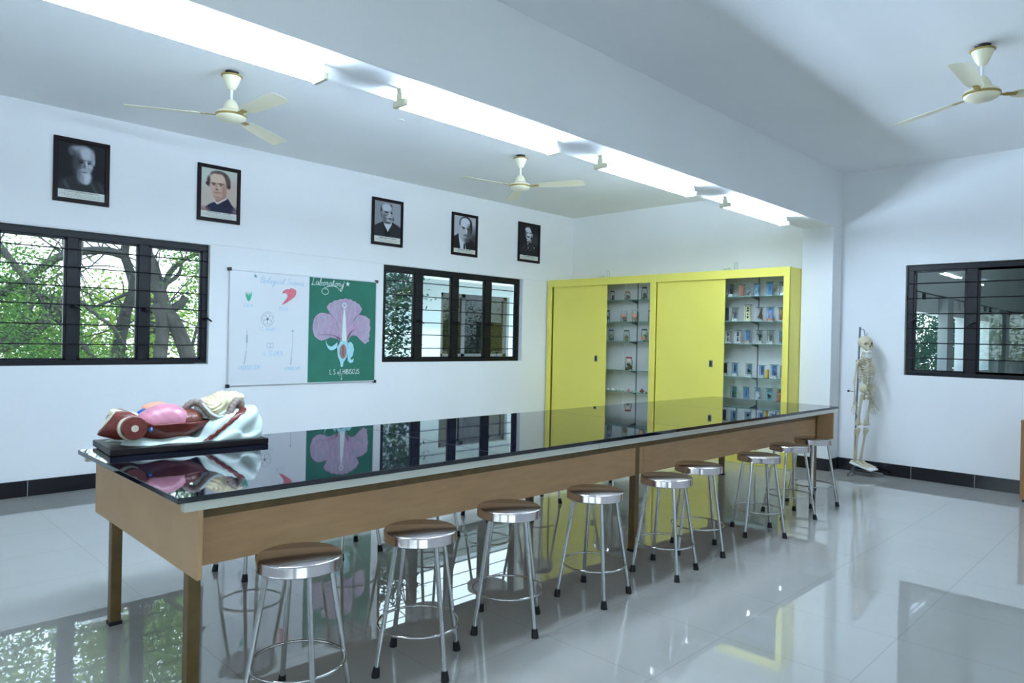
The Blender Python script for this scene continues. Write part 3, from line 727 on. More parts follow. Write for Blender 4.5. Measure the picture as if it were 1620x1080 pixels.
m_chalk = mat('white_chalk', (222, 232, 230), rough=0.9); m_sepal = mat('pale_blue_chalk', (168, 216, 224), rough=0.9, noise=0.08, nscale=30)
m_ovary = mat('brown_chalk', (160, 124, 122), rough=0.9, noise=0.1, nscale=40); m_dkchalk = mat('dark_chalk_marks', (70, 58, 62), rough=0.9)
# white half
mb = MB(); x0, z0 = gw(160, 168); letter(mb, 'Biological Science', x0, z0, 0.075, gw(590, 185)[0] - x0, 0.0055, YW, CUR, 0.22, gap=0.04); mb.build('title_lettering', m_blue, BD)
mb = MB(); star(mb, gw(117, 107), 0.026, YW); mb.build('star_drawing', m_teal, BD)
for (s, a, b, y, h) in (('CALYX', 18, 100, 392, 28), ('PETAL', 350, 440, 424, 32), ('T.S. OVARY', 158, 322, 612, 30), ('A. STAMEN', 205, 392, 850, 46), ('ANDROECIUM', -22, 178, 982, 40), ('GYNOECIUM', 412, 568, 980, 30)):
    mb = MB(); p = gw(a, y); q = gw(b, y); letter(mb, s, p[0], p[1], h / 1040 * BH, q[0] - p[0], 0.0042, YW); mb.build('caption_lettering', m_blue, BD)
mb = MB()
for (dx, tip) in ((-22, -30), (-8, -10), (8, 12), (22, 30)):
    poly(mb, [gw(58 + dx * .35, 340), gw(58 + dx - 7, 285), gw(58 + tip, 245), gw(58 + dx + 7, 285)], YW)
poly(mb, [gw(34, 300), gw(44, 330), gw(58, 345), gw(72, 330), gw(84, 300), gw(70, 290), gw(46, 290)], YW + 0.0001)
mb.build('calyx_drawing', m_calyx, BD)
pet = [(375, 268), (385, 245), (402, 236), (420, 228), (440, 232), (455, 222), (475, 224), (490, 232), (508, 240), (511, 262), (500, 295), (478, 312), (460, 325), (430, 345), (400, 362), (372, 375), (395, 345), (420, 315), (428, 290), (415, 268), (395, 262)]
mb = MB(); poly(mb, [gw(*p) for p in pet], YW); mb.build('petal_drawing', m_red, BD)
mb = MB(); stroke(mb, [gw(*p) for p in pet + pet[:1]], 0.004, YW - 0.0003, smooth=False)
for l in ([(400, 360), (450, 310), (492, 250)], [(372, 374), (440, 300), (455, 240)], [(380, 270), (378, 262), (384, 256)]): stroke(mb, [gw(*p) for p in l], 0.003, YW - 0.0003)
mb.build('petal_outline', m_redl, BD)
mb = MB()
c = (237, 507)
stroke(mb, [gw(c[0] + 60 * math.cos(a), c[1] + 68 * math.sin(a)) for a in np.linspace(0, 2 * PI, 33)], 0.0028, YW, False)
for k in range(5):
    a0 = 2 * PI * k / 5 - PI / 2
    stroke(mb, [gw(c[0] + r * math.cos(a0 + d), c[1] + 1.1 * r * math.sin(a0 + d)) for (r, d) in ((14, -.6), (38, -.62), (50, -.2), (50, .2), (38, .62), (14, .6))], 0.0028, YW)
poly(mb, [gw(c[0] + 11 * math.cos(a), c[1] + 13 * math.sin(a)) for a in np.linspace(0, 2 * PI, 12, endpoint=False)], YW)
stroke(mb, [gw(50, 605), gw(49, 700), gw(47, 785)], 0.003, YW)
for k in range(12): stroke(mb, [gw(43, 660 + 6 * k), gw(57, 657 + 6 * k)], 0.0032, YW, False)
stroke(mb, [gw(43, 800), gw(34, 870), gw(24, 930)], 0.0025, YW); stroke(mb, [gw(50, 800), gw(40, 870), gw(32, 932)], 0.0025, YW)
stroke(mb, [gw(484, 605), gw(483, 760), gw(476, 850), gw(466, 900), gw(470, 932), gw(478, 900), gw(480, 860)], 0.003, YW)
for (dx, dy) in ((-14, 8), (-7, -6), (8, -6), (15, 8), (0, 16)): stroke(mb, [gw(484, 615), gw(484 + dx, 615 + dy)], 0.003, YW, False)
for (dx, rx) in ((-16, 17), (16, 17)): stroke(mb, [gw(267 + dx + rx * math.cos(a), 752 + 24 * math.sin(a)) for a in np.linspace(0, 2 * PI, 17)], 0.0025, YW, False)
stroke(mb, [gw(267, 730), gw(266, 770), gw(270, 796)], 0.0025, YW)
mb.build('pencil_drawings', m_blk, BD)
# green half
mb = MB(); p = gp(58, 122); q = gp(352, 122); letter(mb, 'Laboratory', p[0], p[1] - 0.01, 0.098, q[0] - p[0], 0.0068, YG, CUR, 0.12, gap=0.03)
stroke(mb, [gp(*a) for a in ((356, 96), (345, 150), (326, 190), (300, 160), (260, 142), (205, 146), (160, 168), (152, 195), (172, 216), (205, 212), (212, 188), (196, 166), (180, 168))], 0.0065, YG)
star(mb, gp(390, 120), 0.036, YG)
p = gp(240, 962); q = gp(522, 955); letter(mb, 'L.S of HIBISCUS', p[0], p[1], 0.062, q[0] - p[0], 0.0062, YG)
stroke(mb, [gp(347, 950), gp(352, 1000), gp(346, 1015), gp(342, 995)], 0.005, YG)
mb.build('chalk_lettering', m_chalk, BD)
T1 = [(350, 660), (300, 540), (250, 420), (205, 345), (212, 322), (228, 303), (250, 296), (270, 278), (300, 276), (320, 264), (350, 266), (370, 257), (400, 268), (420, 266), (445, 284), (462, 284), (482, 304), (502, 310), (514, 334), (527, 350), (515, 380), (498, 402), (470, 430), (430, 540), (400, 640)]
T2 = [(340, 664), (300, 630), (262, 618), (230, 614), (205, 630), (180, 636), (160, 642), (138, 636), (118, 622), (100, 606), (90, 580), (82, 550), (80, 515), (84, 480), (90, 452), (102, 428), (120, 408), (142, 395), (172, 394), (200, 400), (250, 412), (300, 470), (340, 560)]
T3 = [(365, 664), (400, 560), (440, 480), (488, 416), (525, 414), (560, 422), (590, 440), (610, 462), (608, 500), (617, 540), (606, 570), (610, 600), (600, 630), (604, 655), (585, 662), (570, 676), (545, 656), (520, 636), (500, 614), (478, 596), (458, 588), (440, 592), (420, 612), (395, 662)]
for nm, T, off in (('flower_petal', T2, 0), ('flower_petal', T3, 0.0001), ('flower_petal', T1, 0.0002)):
    mb = MB(); poly(mb, [gp(*p) for p in T], YG - off); mb.build(nm, m_mauve, BD)
mb = MB()
for T in (T1, T2, T3): stroke(mb, [gp(*p) for p in T[1:-1]], 0.010, YG - 0.0004)
rr = random.Random(5)
for k in range(46):
    a = rr.uniform(-1, 1); T = [(360 + a * 14, 640), (360 + a * 90 + rr.uniform(-10, 10), 480 - 40 * (1 - abs(a))), (360 + a * 150, 290 + 50 * abs(a) + rr.uniform(0, 60))]
    if k % 3 == 1: T = [(335, 650), (260, 560 + a * 40), (105 + rr.uniform(0, 60), 520 + a * 80)]
    if k % 3 == 2: T = [(385, 650), (450, 560 + a * 45), (560 + rr.uniform(-20, 30), 540 + a * 100)]
    stroke(mb, [gp(*p) for p in T], 0.0035, YG - 0.0004)
mb.build('petal_outline', m_pink, BD)
mb = MB(); poly(mb, [gp(*p) for p in ((343, 664), (350, 450), (356, 362), (368, 362), (378, 450), (390, 664))], YG - 0.0007)
for k in range(9):
    a = 2 * PI * k / 9; poly(mb, [gp(361 + 17 * math.cos(a) + 6 * math.cos(b), 318 + 19 * math.sin(a) + 6 * math.sin(b)) for b in np.linspace(0, 2 * PI, 8, endpoint=False)], YG - 0.0007)
for dx in (-12, -4, 6, 14): stroke(mb, [gp(361, 362), gp(361 + dx, 330)], 0.003, YG - 0.0007, False)
mb.build('stamen_column', m_chalk, BD)
mb = MB()
poly(mb, [gp(*p) for p in ((195, 640), (206, 672), (222, 694), (250, 705), (280, 684), (300, 664), (325, 662), (310, 690), (290, 722), (262, 738), (238, 736), (215, 715), (200, 680))], YG - 0.0008)
poly(mb, [gp(*p) for p in ((305, 668), (350, 650), (400, 660), (405, 740), (395, 800), (364, 850), (357, 892), (338, 892), (335, 855), (308, 790), (300, 720))], YG - 0.0008)
poly(mb, [gp(*p) for p in ((405, 668), (430, 660), (452, 686), (462, 735), (450, 790), (428, 812), (438, 830), (462, 816), (455, 850), (428, 859), (404, 840), (400, 760))], YG - 0.0008)
mb.build('sepal_drawing', m_sepal, BD)
mb = MB(); poly(mb, [gp(357 + 33 * math.cos(a), 750 + 68 * math.sin(a)) for a in np.linspace(0, 2 * PI, 28, endpoint=False)], YG - 0.0011); mb.build('ovary_drawing', m_ovary, BD)
mb = MB(); stroke(mb, [gp(357, 700), gp(357, 800)], 0.006, YG - 0.0013, False)
for k in range(8): stroke(mb, [gp(351, 706 + 12 * k), gp(364, 704 + 12 * k)], 0.005, YG - 0.0013, False)
mb.build('ovule_marks', m_dkchalk, BD)
# ------------------------------------------------------------------ yellow cabinet
CX, CH, CY = -0.655, 2.608, -4.182
def cabinet():
    t = thing('specimen_cabinet', 'tall yellow wall cabinet with two sliding doors and glass shelves of specimens', 'cabinet', (CX, 0, 0))
    D = -CX - 0.004   # depth
    yl = -0.022; b = MB()
    b.box((0.012, yl - 0.02, 0), (D, yl, CH)); b.box((0.012, CY, 0), (D, CY + 0.022, CH)); b.box((0.03, CY + 0.022, CH - 0.022), (D, yl - 0.02, CH))
    b.box((0.03, CY + 0.022, 0.0), (D, yl - 0.02, 0.12)); b.box((0.03, -2.13, 0.12), (0.40, -2.11, CH - 0.02))
    b.build('carcass', M_YEL, t)
    f = MB()
    f.box((0, CY, CH - 0.118), (0.03, yl, CH)); f.box((0, CY, 0), (0.03, yl, 0.13))
    f.box((0, yl - 0.085, 0.13), (0.03, yl, CH - 0.118)); f.box((0, -2.170, 0.13), (0.03, -2.078, CH - 0.118)); f.box((0, CY, 0.13), (0.03, CY + 0.080, CH - 0.118))
    f.build('face_frame', M_YEL, t, bevel=0.003)
    MB().box((0.40, CY + 0.022, 0.12), (0.415, yl - 0.02, CH - 0.022)).build('back_panel', M_CABIN, t)
    lin_ = MB()
    for y in (-2.1, CY + 0.032): lin_.box((0.035, y - 0.008, 0.13), (0.40, y + 0.002, CH - 0.025))
    lin_.build('side_lining', M_CABIN, t)
    for y, ww, mm_ in ((-1.59, .007, M_GREY), (-1.33, .003, M_CABIN), (-3.59, .007, M_GREY)): MB().box((0.392, y - ww, 0.13), (0.401, y + ww, CH - 0.03)).build('shelf_standard', mm_, t)
    for (a, b_) in ((-0.135, -1.247), (-2.180, -3.268)):
        d = MB().box((0.036, b_, 0.10), (0.058, a, CH - 0.10)).build('sliding_door', M_YEL, t, bevel=0.003)
        hy = b_ + 0.188
        MB().box((0.0325, hy - 0.028, 1.27), (0.0365, hy + 0.028, 1.365)).build('recessed_pull', M_GREY, d, bevel=0.002)
        MB().box((0.0318, hy - 0.012, 1.285), (0.0334, hy + 0.016, 1.35)).build('pull_recess', M_DARK, d)
        d2 = MB().box((0.066, b_ + 0.03, 0.10), (0.084, a - 0.03, CH - 0.10)).build('sliding_door', M_YEL, t)
    for z in (2.252, 1.912, 1.607, 1.153, 0.818):
        for (a, b_) in ((-0.06, -2.10), (-2.14, -4.145)):
            s = MB().box((0.13, b_, z - 0.008), (0.39, a, z)).build('shelf', M_SHELF, t)
            MB().box((0.128, b_, z - 0.008), (0.131, a, z)).build('shelf_edge', M_SHELFEDGE, s)
            br = MB()
            for yy in ([-1.59] if a > -1 else [-3.59]): br.add([(0.395, yy - 0.004, z - 0.009), (0.395, yy + 0.004, z - 0.009), (0.16, yy + 0.004, z - 0.009), (0.16, yy - 0.004, z - 0.009), (0.395, yy - 0.004, z - 0.05), (0.395, yy + 0.004, z - 0.05)], [(0, 1, 2, 3), (0, 3, 4), (1, 5, 2), (3, 2, 5, 4), (0, 4, 5, 1)])
            br.build('shelf_bracket', M_GREY, s)
    return t
cabinet()
_mc = {}
def cm(rgb, rough=0.55):
    k = (rgb, rough)
    if k not in _mc: _mc[k] = mat('specimen_colour_%d_%d_%d' % rgb, rgb, rough=rough, noise=0.15, nscale=40)
    return _mc[k]
def round_jar(label, x, y, z, w, h, lid, body, tag2, group):
    t = thing('specimen_jar', label, 'jar', (x, y, z + 0.001), 0, group)
    r = w / 2; hl = 0.022
    MB().lathe([(r * .93, 0), (r, 0.006), (r, h * .70), (r * .97, h * .76), (r * .80, h - hl - .004), (r * .80, h - hl)], 22).build('glass_body', M_JAR, t, smooth=SM)
    MB().lathe([(r * .85, h - hl), (r * .87, h - hl + .003), (r * .87, h - .003), (r * .82, h)], 22).build('lid', cm(lid, .35), t, smooth=SM)
    if body:
        rs = random.Random(int(abs(y) * 1000))
        b = MB(); hh = h * 0.5
        for k in range(4): b.ball((rs.uniform(-.3, .3) * r, rs.uniform(-.3, .3) * r, 0.012 + hh * (k + .6) / 5), (r * rs.uniform(.5, .72), r * rs.uniform(.5, .72), hh * rs.uniform(.2, .32)), 10, 6)
        b.build('specimen', cm(body), t, smooth=SM)
    if tag2:
        b = MB(); zz0, zz1 = h * tag2[1], h * tag2[2]; seg = 9
        vs = []
        for k in range(seg + 1):
            a = PI + (k / seg - .5) * 1.9
            vs += [((r + .0012) * math.cos(a), (r + .0012) * math.sin(a), zz0), ((r + .0012) * math.cos(a), (r + .0012) * math.sin(a), zz1)]
        b.add(vs, [(2 * k, 2 * k + 1, 2 * k + 3, 2 * k + 2) for k in range(seg)]).build('paper_label', cm(tag2[0]), t)
    return t
XJ = -0.465
GJ = 'round jars on the left glass shelves'
LT = ['top shelf', 'second shelf', 'third shelf', 'fourth shelf', 'fifth shelf']
RJ = [(-1.245, 2.252, .153, .072, (50, 44, 48), (96, 72, 74), None, 'small dark-lidded jar on the top shelf beside the first sliding door'),
 (-1.538, 2.252, .134, .088, (156, 96, 66), (120, 104, 92), None, 'small jar with brown-orange lid on the top round-jar shelf'),
 (-1.852, 2.252, .190, .092, (34, 36, 58), (112, 116, 104), None, 'tall jar with dark navy lid on the top round-jar shelf'),
 (-1.150, 1.912, .184, .088, (60, 62, 66), (66, 60, 58), None, 'jar half hidden by the first sliding door on the second shelf'),
 (-1.478, 1.912, .184, .098, (176, 178, 170), (124, 104, 82), ((198, 140, 110), .42, .66), 'clear-lidded jar with orange label, brown lump inside, second shelf'),
 (-1.693, 1.912, .192, .095, (170, 172, 164), (150, 120, 92), ((208, 156, 120), .35, .68), 'clear-lidded jar with orange label in front of the shelf standard'),
 (-1.972, 1.912, .174, .080, (38, 44, 76), (140, 128, 100), None, 'jar with blue lid against the middle post, second shelf'),
 (-1.238, 1.607, .180, .086, (52, 58, 112), (104, 112, 96), None, 'jar with bright blue lid on the third shelf'),
 (-1.534, 1.607, .172, .090, (66, 92, 66), (128, 116, 72), None, 'jar with green lid and yellowish specimen on the third shelf'),
 (-1.864, 1.607, .190, .096, (46, 68, 60), (110, 126, 110), ((206, 160, 116), .12, .44), 'jar with dark green lid and low orange label, third shelf'),
 (-1.589, 1.153, .206, .110, (150, 34, 52), (96, 92, 60), ((206, 190, 160), .66, .82), 'jar with red lid and olive contents alone on the fourth shelf')]
for (y, z, h, w, lid, body, lab, lb) in RJ: round_jar(lb, XJ, y, z, w, h, lid, body, lab, GJ)

def museum_jar(label, y, z, h, w, back, low, spec, scol, group):
    t = thing('museum_jar', label, 'jar', (XJ, y, z + 0.001), 0, group)
    d = 0.05; hw = w / 2
    MB().box((-d / 2, -hw, 0.006), (d / 2, hw, h - 0.008)).build('glass_body', M_JAR, t)
    MB().box((-d / 2 - .007, -hw - .010, h - 0.008), (d / 2 + .007, hw + .010, h)).build('lid', M_SHELFEDGE if sum(back) < 560 else M_GREY, t)
    MB().box((-d / 2 - .002, -hw - .003, 0), (d / 2 + .002, hw + .003, 0.006)).build('base', M_WHITEP, t)
    c = MB().box((0.010, -hw + .004, 0.007), (0.013, hw - .004, h - 0.012)).build('backing_card', cm(back), t)
    if low: MB().box((-0.016, -hw + .005, 0.007), (0.008, hw - .005, h * .20)).build('mount_block', cm(low), t)
    b = MB(); x = -0.002
    if spec == 'spindle': b.lathe([(.002, 0), (.009, .02), (.011, .05), (.008, .08), (.002, .10)], 10, (x, 0.0, h * .3))
    elif spec == 'plant':
        for k in range(6): b.tube([(x, 0, h * .2), (x, (k - 2.5) * .004, h * .5), (x, (k - 2.5) * .011, h * (.6 + .06 * (k % 3)))], [.006, .005, .007], 6)
    elif spec == 'dots':
        for (yy, zz, rr_) in ((0, .78, .013), (0, .42, .010), (0, .25, .013), (.008, .62, .010), (-.008, .64, .010)): b.ball((x, yy, h * zz), (.006, rr_ * .9, rr_ * 1.3), 8, 6)
    elif spec == 'bird': b.add([(x - .006, -.03, h * .42), (x - .006, .022, h * .62), (x - .006, .018, h * .34), (x + .006, -.03, h * .42), (x + .006, .022, h * .62), (x + .006, .018, h * .34)], [(0, 2, 1), (3, 4, 5), (0, 1, 4, 3), (1, 2, 5, 4), (2, 0, 3, 5)]); b.ball((x, 0, h * .46), (.008, .018, .016), 8, 6)
    elif spec == 'wing': b.add([(x - .005, -.03, h * .15), (x - .005, .028, h * .25), (x - .005, -.02, h * .88), (x + .005, -.03, h * .15), (x + .005, .028, h * .25), (x + .005, -.02, h * .88)], [(0, 1, 2), (5, 4, 3), (0, 3, 4, 1), (1, 4, 5, 2), (2, 5, 3, 0)])
    elif spec == 'lump':
        rs = random.Random(int(abs(y) * 999 + z * 77))
        for k in range(5): b.ball((x, rs.uniform(-.4, .4) * hw, h * (.2 + .1 * k)), (.010, hw * rs.uniform(.35, .6), h * rs.uniform(.06, .12)), 8, 6)
    if b.v: b.build('specimen', cm(scol), t, smooth=SM)
    return t
BLU, TEAL, GRY, WHI = (112, 142, 168), (116, 150, 154), (150, 160, 158), (216, 218, 212)
MJ = [(-3.279, 2.252, .182, .068, (92, 100, 104), (226, 226, 222), 'lump', (40, 40, 44), 'flanged jar with black specimen on white block, top shelf beside second door'),
 (-3.439, 2.252, .174, .064, (176, 130, 108), None, 'lump', (190, 112, 92), 'flanged jar with orange-pink contents on the top shelf'),
 (-3.543, 2.252, .112, .062, (180, 186, 184), None, 'lump', (110, 108, 100), 'short clear flanged jar on the top shelf'),
 (-3.657, 2.252, .175, .070, BLU, (170, 190, 210), 'lump', (120, 160, 190), 'blue-backed jar before the shelf standard, top shelf'),
 (-3.836, 2.252, .189, .076, (90, 140, 168), None, 'spindle', (60, 110, 150), 'blue-teal jar, second from the end post, top shelf'),
 (-4.009, 2.252, .179, .064, (140, 150, 146), (226, 228, 224), 'lump', (210, 210, 200), 'jar with a white lower half beside the end post, top shelf'),
 (-3.300 + .08, 1.912, .200, .060, (60, 56, 58), None, None, (0, 0, 0), 'dark jar peeping out behind the second door, second shelf'),
 (-3.346, 1.912, .190, .074, (138, 146, 146), (224, 226, 222), 'plant', (100, 100, 96), 'grey jar with plant on a white block, second shelf'),
 (-3.533, 1.912, .229, .078, (226, 222, 172), None, 'dots', (40, 36, 34), 'tallest jar, cream card with dark spots, second shelf'),
 (-3.706, 1.912, .189, .070, (176, 180, 172), None, 'wing', (82, 58, 42), 'jar with a brown wing-shaped specimen, second shelf'),
 (-3.852, 1.912, .193, .082, (104, 144, 190), (196, 140, 112), 'lump', (150, 150, 170), 'jar with blue top and pinkish bottom, second shelf'),
 (-4.009, 1.912, .179, .066, (176, 150, 120), None, 'lump', (124, 84, 58), 'brown-orange jar beside the end post, second shelf'),
 (-3.250, 1.607, .185, .064, WHI, None, 'dots', (60, 60, 62), 'white card jar with dark dots beside the second door, third shelf'),
 (-3.396, 1.607, .183, .078, (226, 226, 222), None, 'dots', (30, 30, 32), 'white card jar with large black spots, third shelf'),
 (-3.540, 1.607, .193, .074, BLU, (206, 186, 160), 'spindle', (90, 120, 160), 'blue-backed jar with beige block, third shelf'),
 (-3.713, 1.607, .187, .070, (146, 156, 150), (206, 206, 200), 'plant', (30, 44, 36), 'jar with a dark branching plant, third shelf'),
 (-3.863, 1.607, .185, .072, (156, 160, 152), (206, 206, 200), 'plant', (92, 92, 80), 'jar with a grey branching plant, third shelf'),
 (-4.020, 1.607, .183, .064, (100, 136, 166), None, 'lump', (110, 84, 64), 'blue and brown jar beside the end post, third shelf'),
 (-3.215, 1.153, .185, .060, (70, 56, 56), (220, 220, 216), None, (0, 0, 0), 'dark brown jar beside the second door, fourth shelf'),
 (-3.364, 1.153, .187, .074, (112, 152, 182), (206, 214, 220), 'spindle', (34, 44, 62), 'blue jar with a dark spindle specimen, fourth shelf'),
 (-3.571, 1.153, .185, .075, TEAL, (206, 212, 210), 'bird', (40, 44, 48), 'teal jar with a dark lump in the middle, fourth shelf'),
 (-3.754, 1.153, .168, .062, (110, 150, 186), (214, 218, 220), 'spindle', (70, 96, 140), 'narrow blue jar after the shelf standard, fourth shelf'),
 (-3.920, 1.153, .184, .077, (104, 142, 176), (206, 212, 216), 'lump', (84, 116, 150), 'wide blue jar behind the yellow card, fourth shelf'),
 (-4.045, 1.153, .174, .054, (120, 96, 80), None, 'lump', (90, 60, 50), 'brown jar beside the end post, fourth shelf'),
 (-3.354, 0.818, .200, .072, (96, 138, 130), (170, 196, 190), 'lump', (40, 70, 60), 'green-tinted jar, first in the fifth shelf row'),
 (-3.537, 0.818, .200, .071, (112, 152, 186), (190, 206, 216), 'spindle', (84, 120, 160), 'plain blue jar, second in the fifth shelf row'),
 (-3.702, 0.818, .205, .074, (130, 156, 176), (232, 234, 234), 'lump', (226, 228, 226), 'jar with a white lump at its foot, fifth shelf row'),
 (-3.861, 0.818, .205, .077, (116, 160, 172), None, 'bird', (28, 28, 34), 'jar with a black bird-like shape, fifth shelf row'),
 (-4.006, 0.818, .205, .058, (150, 116, 92), None, 'lump', (196, 96, 70), 'orange-brown jar beside the end post, fifth shelf row')]
for (y, z, h, w, back, low, spec, scol, lb) in MJ: museum_jar(lb, y, z, h, w, back, low, spec, scol, 'flanged museum jars on the right glass shelves')
tag(MB().box((-0.555, -3.872, 1.1545), (-0.5, -3.838, 1.27)).build('card_box', cm((196, 166, 70)), bevel=0.003), 'small yellow upright card in front of a blue jar, fourth shelf', 'box')
SH = [(-1.205, .020, (236, 236, 234), 'white rounded shell nearest the first door, fifth shelf'), (-1.300, .026, (240, 240, 238), 'white pointed shell, second in the shell row'),
 (-1.372, .013, (120, 140, 128), 'small grey-green shell after the white ones'), (-1.432, .014, (130, 146, 120), 'greenish shell, fourth in the shell row'), (-1.497, .013, (150, 150, 140), 'grey pebble-like shell, fifth in the row'),
 (-1.603, .030, (190, 140, 132), 'pinkish shell before the shelf standard'), (-1.669, .015, (156, 150, 120), 'olive shell just past the shelf standard'), (-1.735, .016, (170, 168, 150), 'small beige shell between the pink and red shells'),
 (-1.850, .036, (132, 72, 62), 'large red-brown shell at the end of the row'), (-1.927, .018, (120, 130, 110), 'green shell beside the red-brown one'), (-1.972, .016, (150, 120, 104), 'brown shell against the middle post')]
for i, (y, r, c, lb) in enumerate(SH):
    prof = [(.001, 0), (r * .5, r * .12), (r * .95, r * .5), (r * .9, r * .8), (r * .55, r * 1.15), (r * .5, r * 1.2), (r * .25, r * 1.55), (.001, r * 1.8)]
    tag(MB().lathe(prof, 14, (XJ - .01, y, 0.8185), M=Matrix.Diagonal((1, 1.15, .85 + .1 * (i % 3)))).build('sea_shell', cm(c), smooth=SM), lb, 'shell', 'shells on the left fifth shelf')
# empty glass jars on top of the cabinet
def top_jar(label, y, lying):
    t = thing('glass_cylinder', label, 'glass jar', (-0.46, y, CH + (0.026 if lying else 0.001)), 0, 'empty glass cylinders on the cabinet')
    if lying: t.rotation_euler = (0, PI / 2, 1.2)
    MB().lathe([(.026, 0), (.026, .012), (.024, .02), (.024, .118)], 20, cap1=False).build('glass_body', M_JAR, t, smooth=SM)
    MB().lathe([(.0245, .112), (.028, .114), (.028, .122), (.024, .124)], 20, cap0=False, cap1=False).build('rim', M_ALU, t, smooth=SM)
    MB().lathe([(.027, 0), (.027, .006)], 20).build('base', M_JAR, t, smooth=SM)
    return t
top_jar('upright empty glass cylinder above the first open bay', -1.15, False)
top_jar('glass cylinder lying on the cabinet beside the first upright one', -1.06, True)
top_jar('upright empty glass cylinder above the second open bay', -3.342, False)
top_jar('glass cylinder lying on the cabinet beside the second upright one', -3.25, True)
# ------------------------------------------------------------------ anatomical torso model
def torso():
    t = thing('anatomical_torso_model', 'painted anatomical torso model lying opened on a dark board on the table', 'anatomical model', (-8.372, -3.893, TZ + 0.001), math.radians(-4.2))
    mw = mat('torso_muscle_red', (112, 48, 40), rough=0.3, noise=0.22, nscale=14, stretch=(1, 4, 4))
    mm = mat('torso_mint_drape', (216, 230, 224), rough=0.35); mp = mat('torso_lung_pink', (214, 142, 160), rough=0.3, noise=0.10, nscale=18)
    mo = mat('torso_heart_peach', (240, 168, 140), rough=0.35); mbv = mat('torso_vein_blue', (30, 84, 150), rough=0.3); mr = mat('torso_artery_red', (214, 70, 54), rough=0.3)
    ml = mat('torso_liver_brown', (112, 62, 50), rough=0.3, noise=0.15, nscale=20); mc = mat('torso_colon_grey', (138, 122, 112), rough=0.35, noise=0.25, nscale=40)
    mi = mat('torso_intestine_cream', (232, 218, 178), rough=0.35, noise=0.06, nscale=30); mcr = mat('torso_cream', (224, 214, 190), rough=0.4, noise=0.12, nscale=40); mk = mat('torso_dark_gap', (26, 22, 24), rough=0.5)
    MB().box((0, 0, 0), (0.845, 0.455, 0.034)).build('base_board', mat('dark_base_board', (22, 17, 19), rough=0.4, spec=0.3), t, bevel=0.004)
    Z0 = 0.034
    def drape(P):
        x, y, z = P[..., 0], P[..., 1], P[..., 2]
        wav = 0.010 * np.sin(x * 31 + 3 * np.sin(y * 9)) + 0.006 * np.sin(y * 40 + x * 12)
        top = 0.062 + wav * 0.8 - 0.05 * np.clip((0.16 - x) / 0.16, 0, 1)
        top = top - 0.045 * np.clip((0.10 - np.minimum(y, 0.455 - y)) / 0.09, 0, 1) * np.clip((0.62 - x) / 0.1, 0, 1)
        slab = np.maximum(z - top, bx(P, (0.415, 0.228, 0.1), (0.40, 0.205, 0.12), 0.04))
        d = slab
        for yy, s in ((0.125, 1), (0.335, 1)):
            th = cap(P, (0.56, yy, 0.085), (0.76, yy, 0.125), 0.075, 0.098)
            fold = 0.010 * np.sin((x * 1.0 - z * 0.9) * 46 + yy * 20)
            d = su(d, th + fold, 0.05)
        d = su(d, ell(P, (0.70, 0.23, 0.11), (0.13, 0.17, 0.105)), 0.04)
        d = np.maximum(d, x - 0.826); d = np.maximum(d, 0.033 - z)
        return d
    sdf_obj('drape', drape, (-0.01, 0.0, 0.0), (0.86, 0.46, 0.27), 0.009, mm, t)
    def wall(P):
        x, y, z = P[..., 0], P[..., 1], P[..., 2]
        rid = 0.005 * np.sin(x * 22 + z * 60)
        d = ell(P, (0.29, 0.23, 0.155), (0.285, 0.185, 0.105)) + rid
        d = su(d, cap(P, (0.10, 0.23, 0.13), (0.30, 0.23, 0.125), 0.085, 0.15), 0.06)
        d = su(d, cap(P, (0.02, 0.20, 0.130), (0.16, 0.21, 0.13), 0.066, 0.09), 0.04); d = su(d, cap(P, (-0.02, 0.17, 0.105), (0.12, 0.17, 0.10), 0.02, 0.06), 0.05)
        d = su(d, cap(P, (0.40, 0.12, 0.10), (0.56, 0.15, 0.125), 0.055, 0.020), 0.04)
        d = np.maximum(d, z - 0.126 - 0.07 * np.clip((0.22 - x) / 0.1, 0, 1))
        d = np.maximum(d, plane(P, (0.022, 0.2, 0.145), (-0.80, 0.12, 0.58)))
        d = np.maximum(d, 0.04 - z)
        return d
    w = sdf_obj('body_wall', wall, (-0.05, 0.0, 0.02), (0.62, 0.46, 0.24), 0.008, mw, t); w.location.z = 0.022
    # cut face of the neck
    n = Vector((-0.80, 0.12, 0.58)).normalized(); R = n.to_track_quat('Z', 'Y').to_matrix()
    nk = MB(); c0 = Vector((0.022, 0.2, 0.167)) + n * 0.001
    pts = [R @ Vector((0.060 * math.cos(a), 0.060 * math.sin(a), 0)) + c0 for a in np.linspace(0, 2 * PI, 28, endpoint=False)]
    nk.add(pts + [p + n * 0.003 for p in pts], [tuple(range(28)), tuple(range(55, 27, -1))] + [(k, (k + 1) % 28, 28 + (k + 1) % 28, 28 + k) for k in range(28)])
    nf = nk.build('neck_section', mcr, t)
    # top strip of the neck with pale tendons
    sdf_obj('throat', lambda P: su(cap(P, (0.055, 0.22, 0.195), (0.15, 0.22, 0.165), 0.024, 0.030), cap(P, (0.06, 0.17, 0.185), (0.16, 0.2, 0.16), 0.02, 0.028), 0.02), (0.01, 0.12, 0.12), (0.2, 0.28, 0.25), 0.006, mcr, t).location.z = 0.012
    MB().tube([(0.05, 0.165, 0.205), (0.10, 0.16, 0.198), (0.15, 0.17, 0.182), (0.2, 0.18, 0.176)], 0.008, 8).build('throat_muscle', mw, t, smooth=SM)
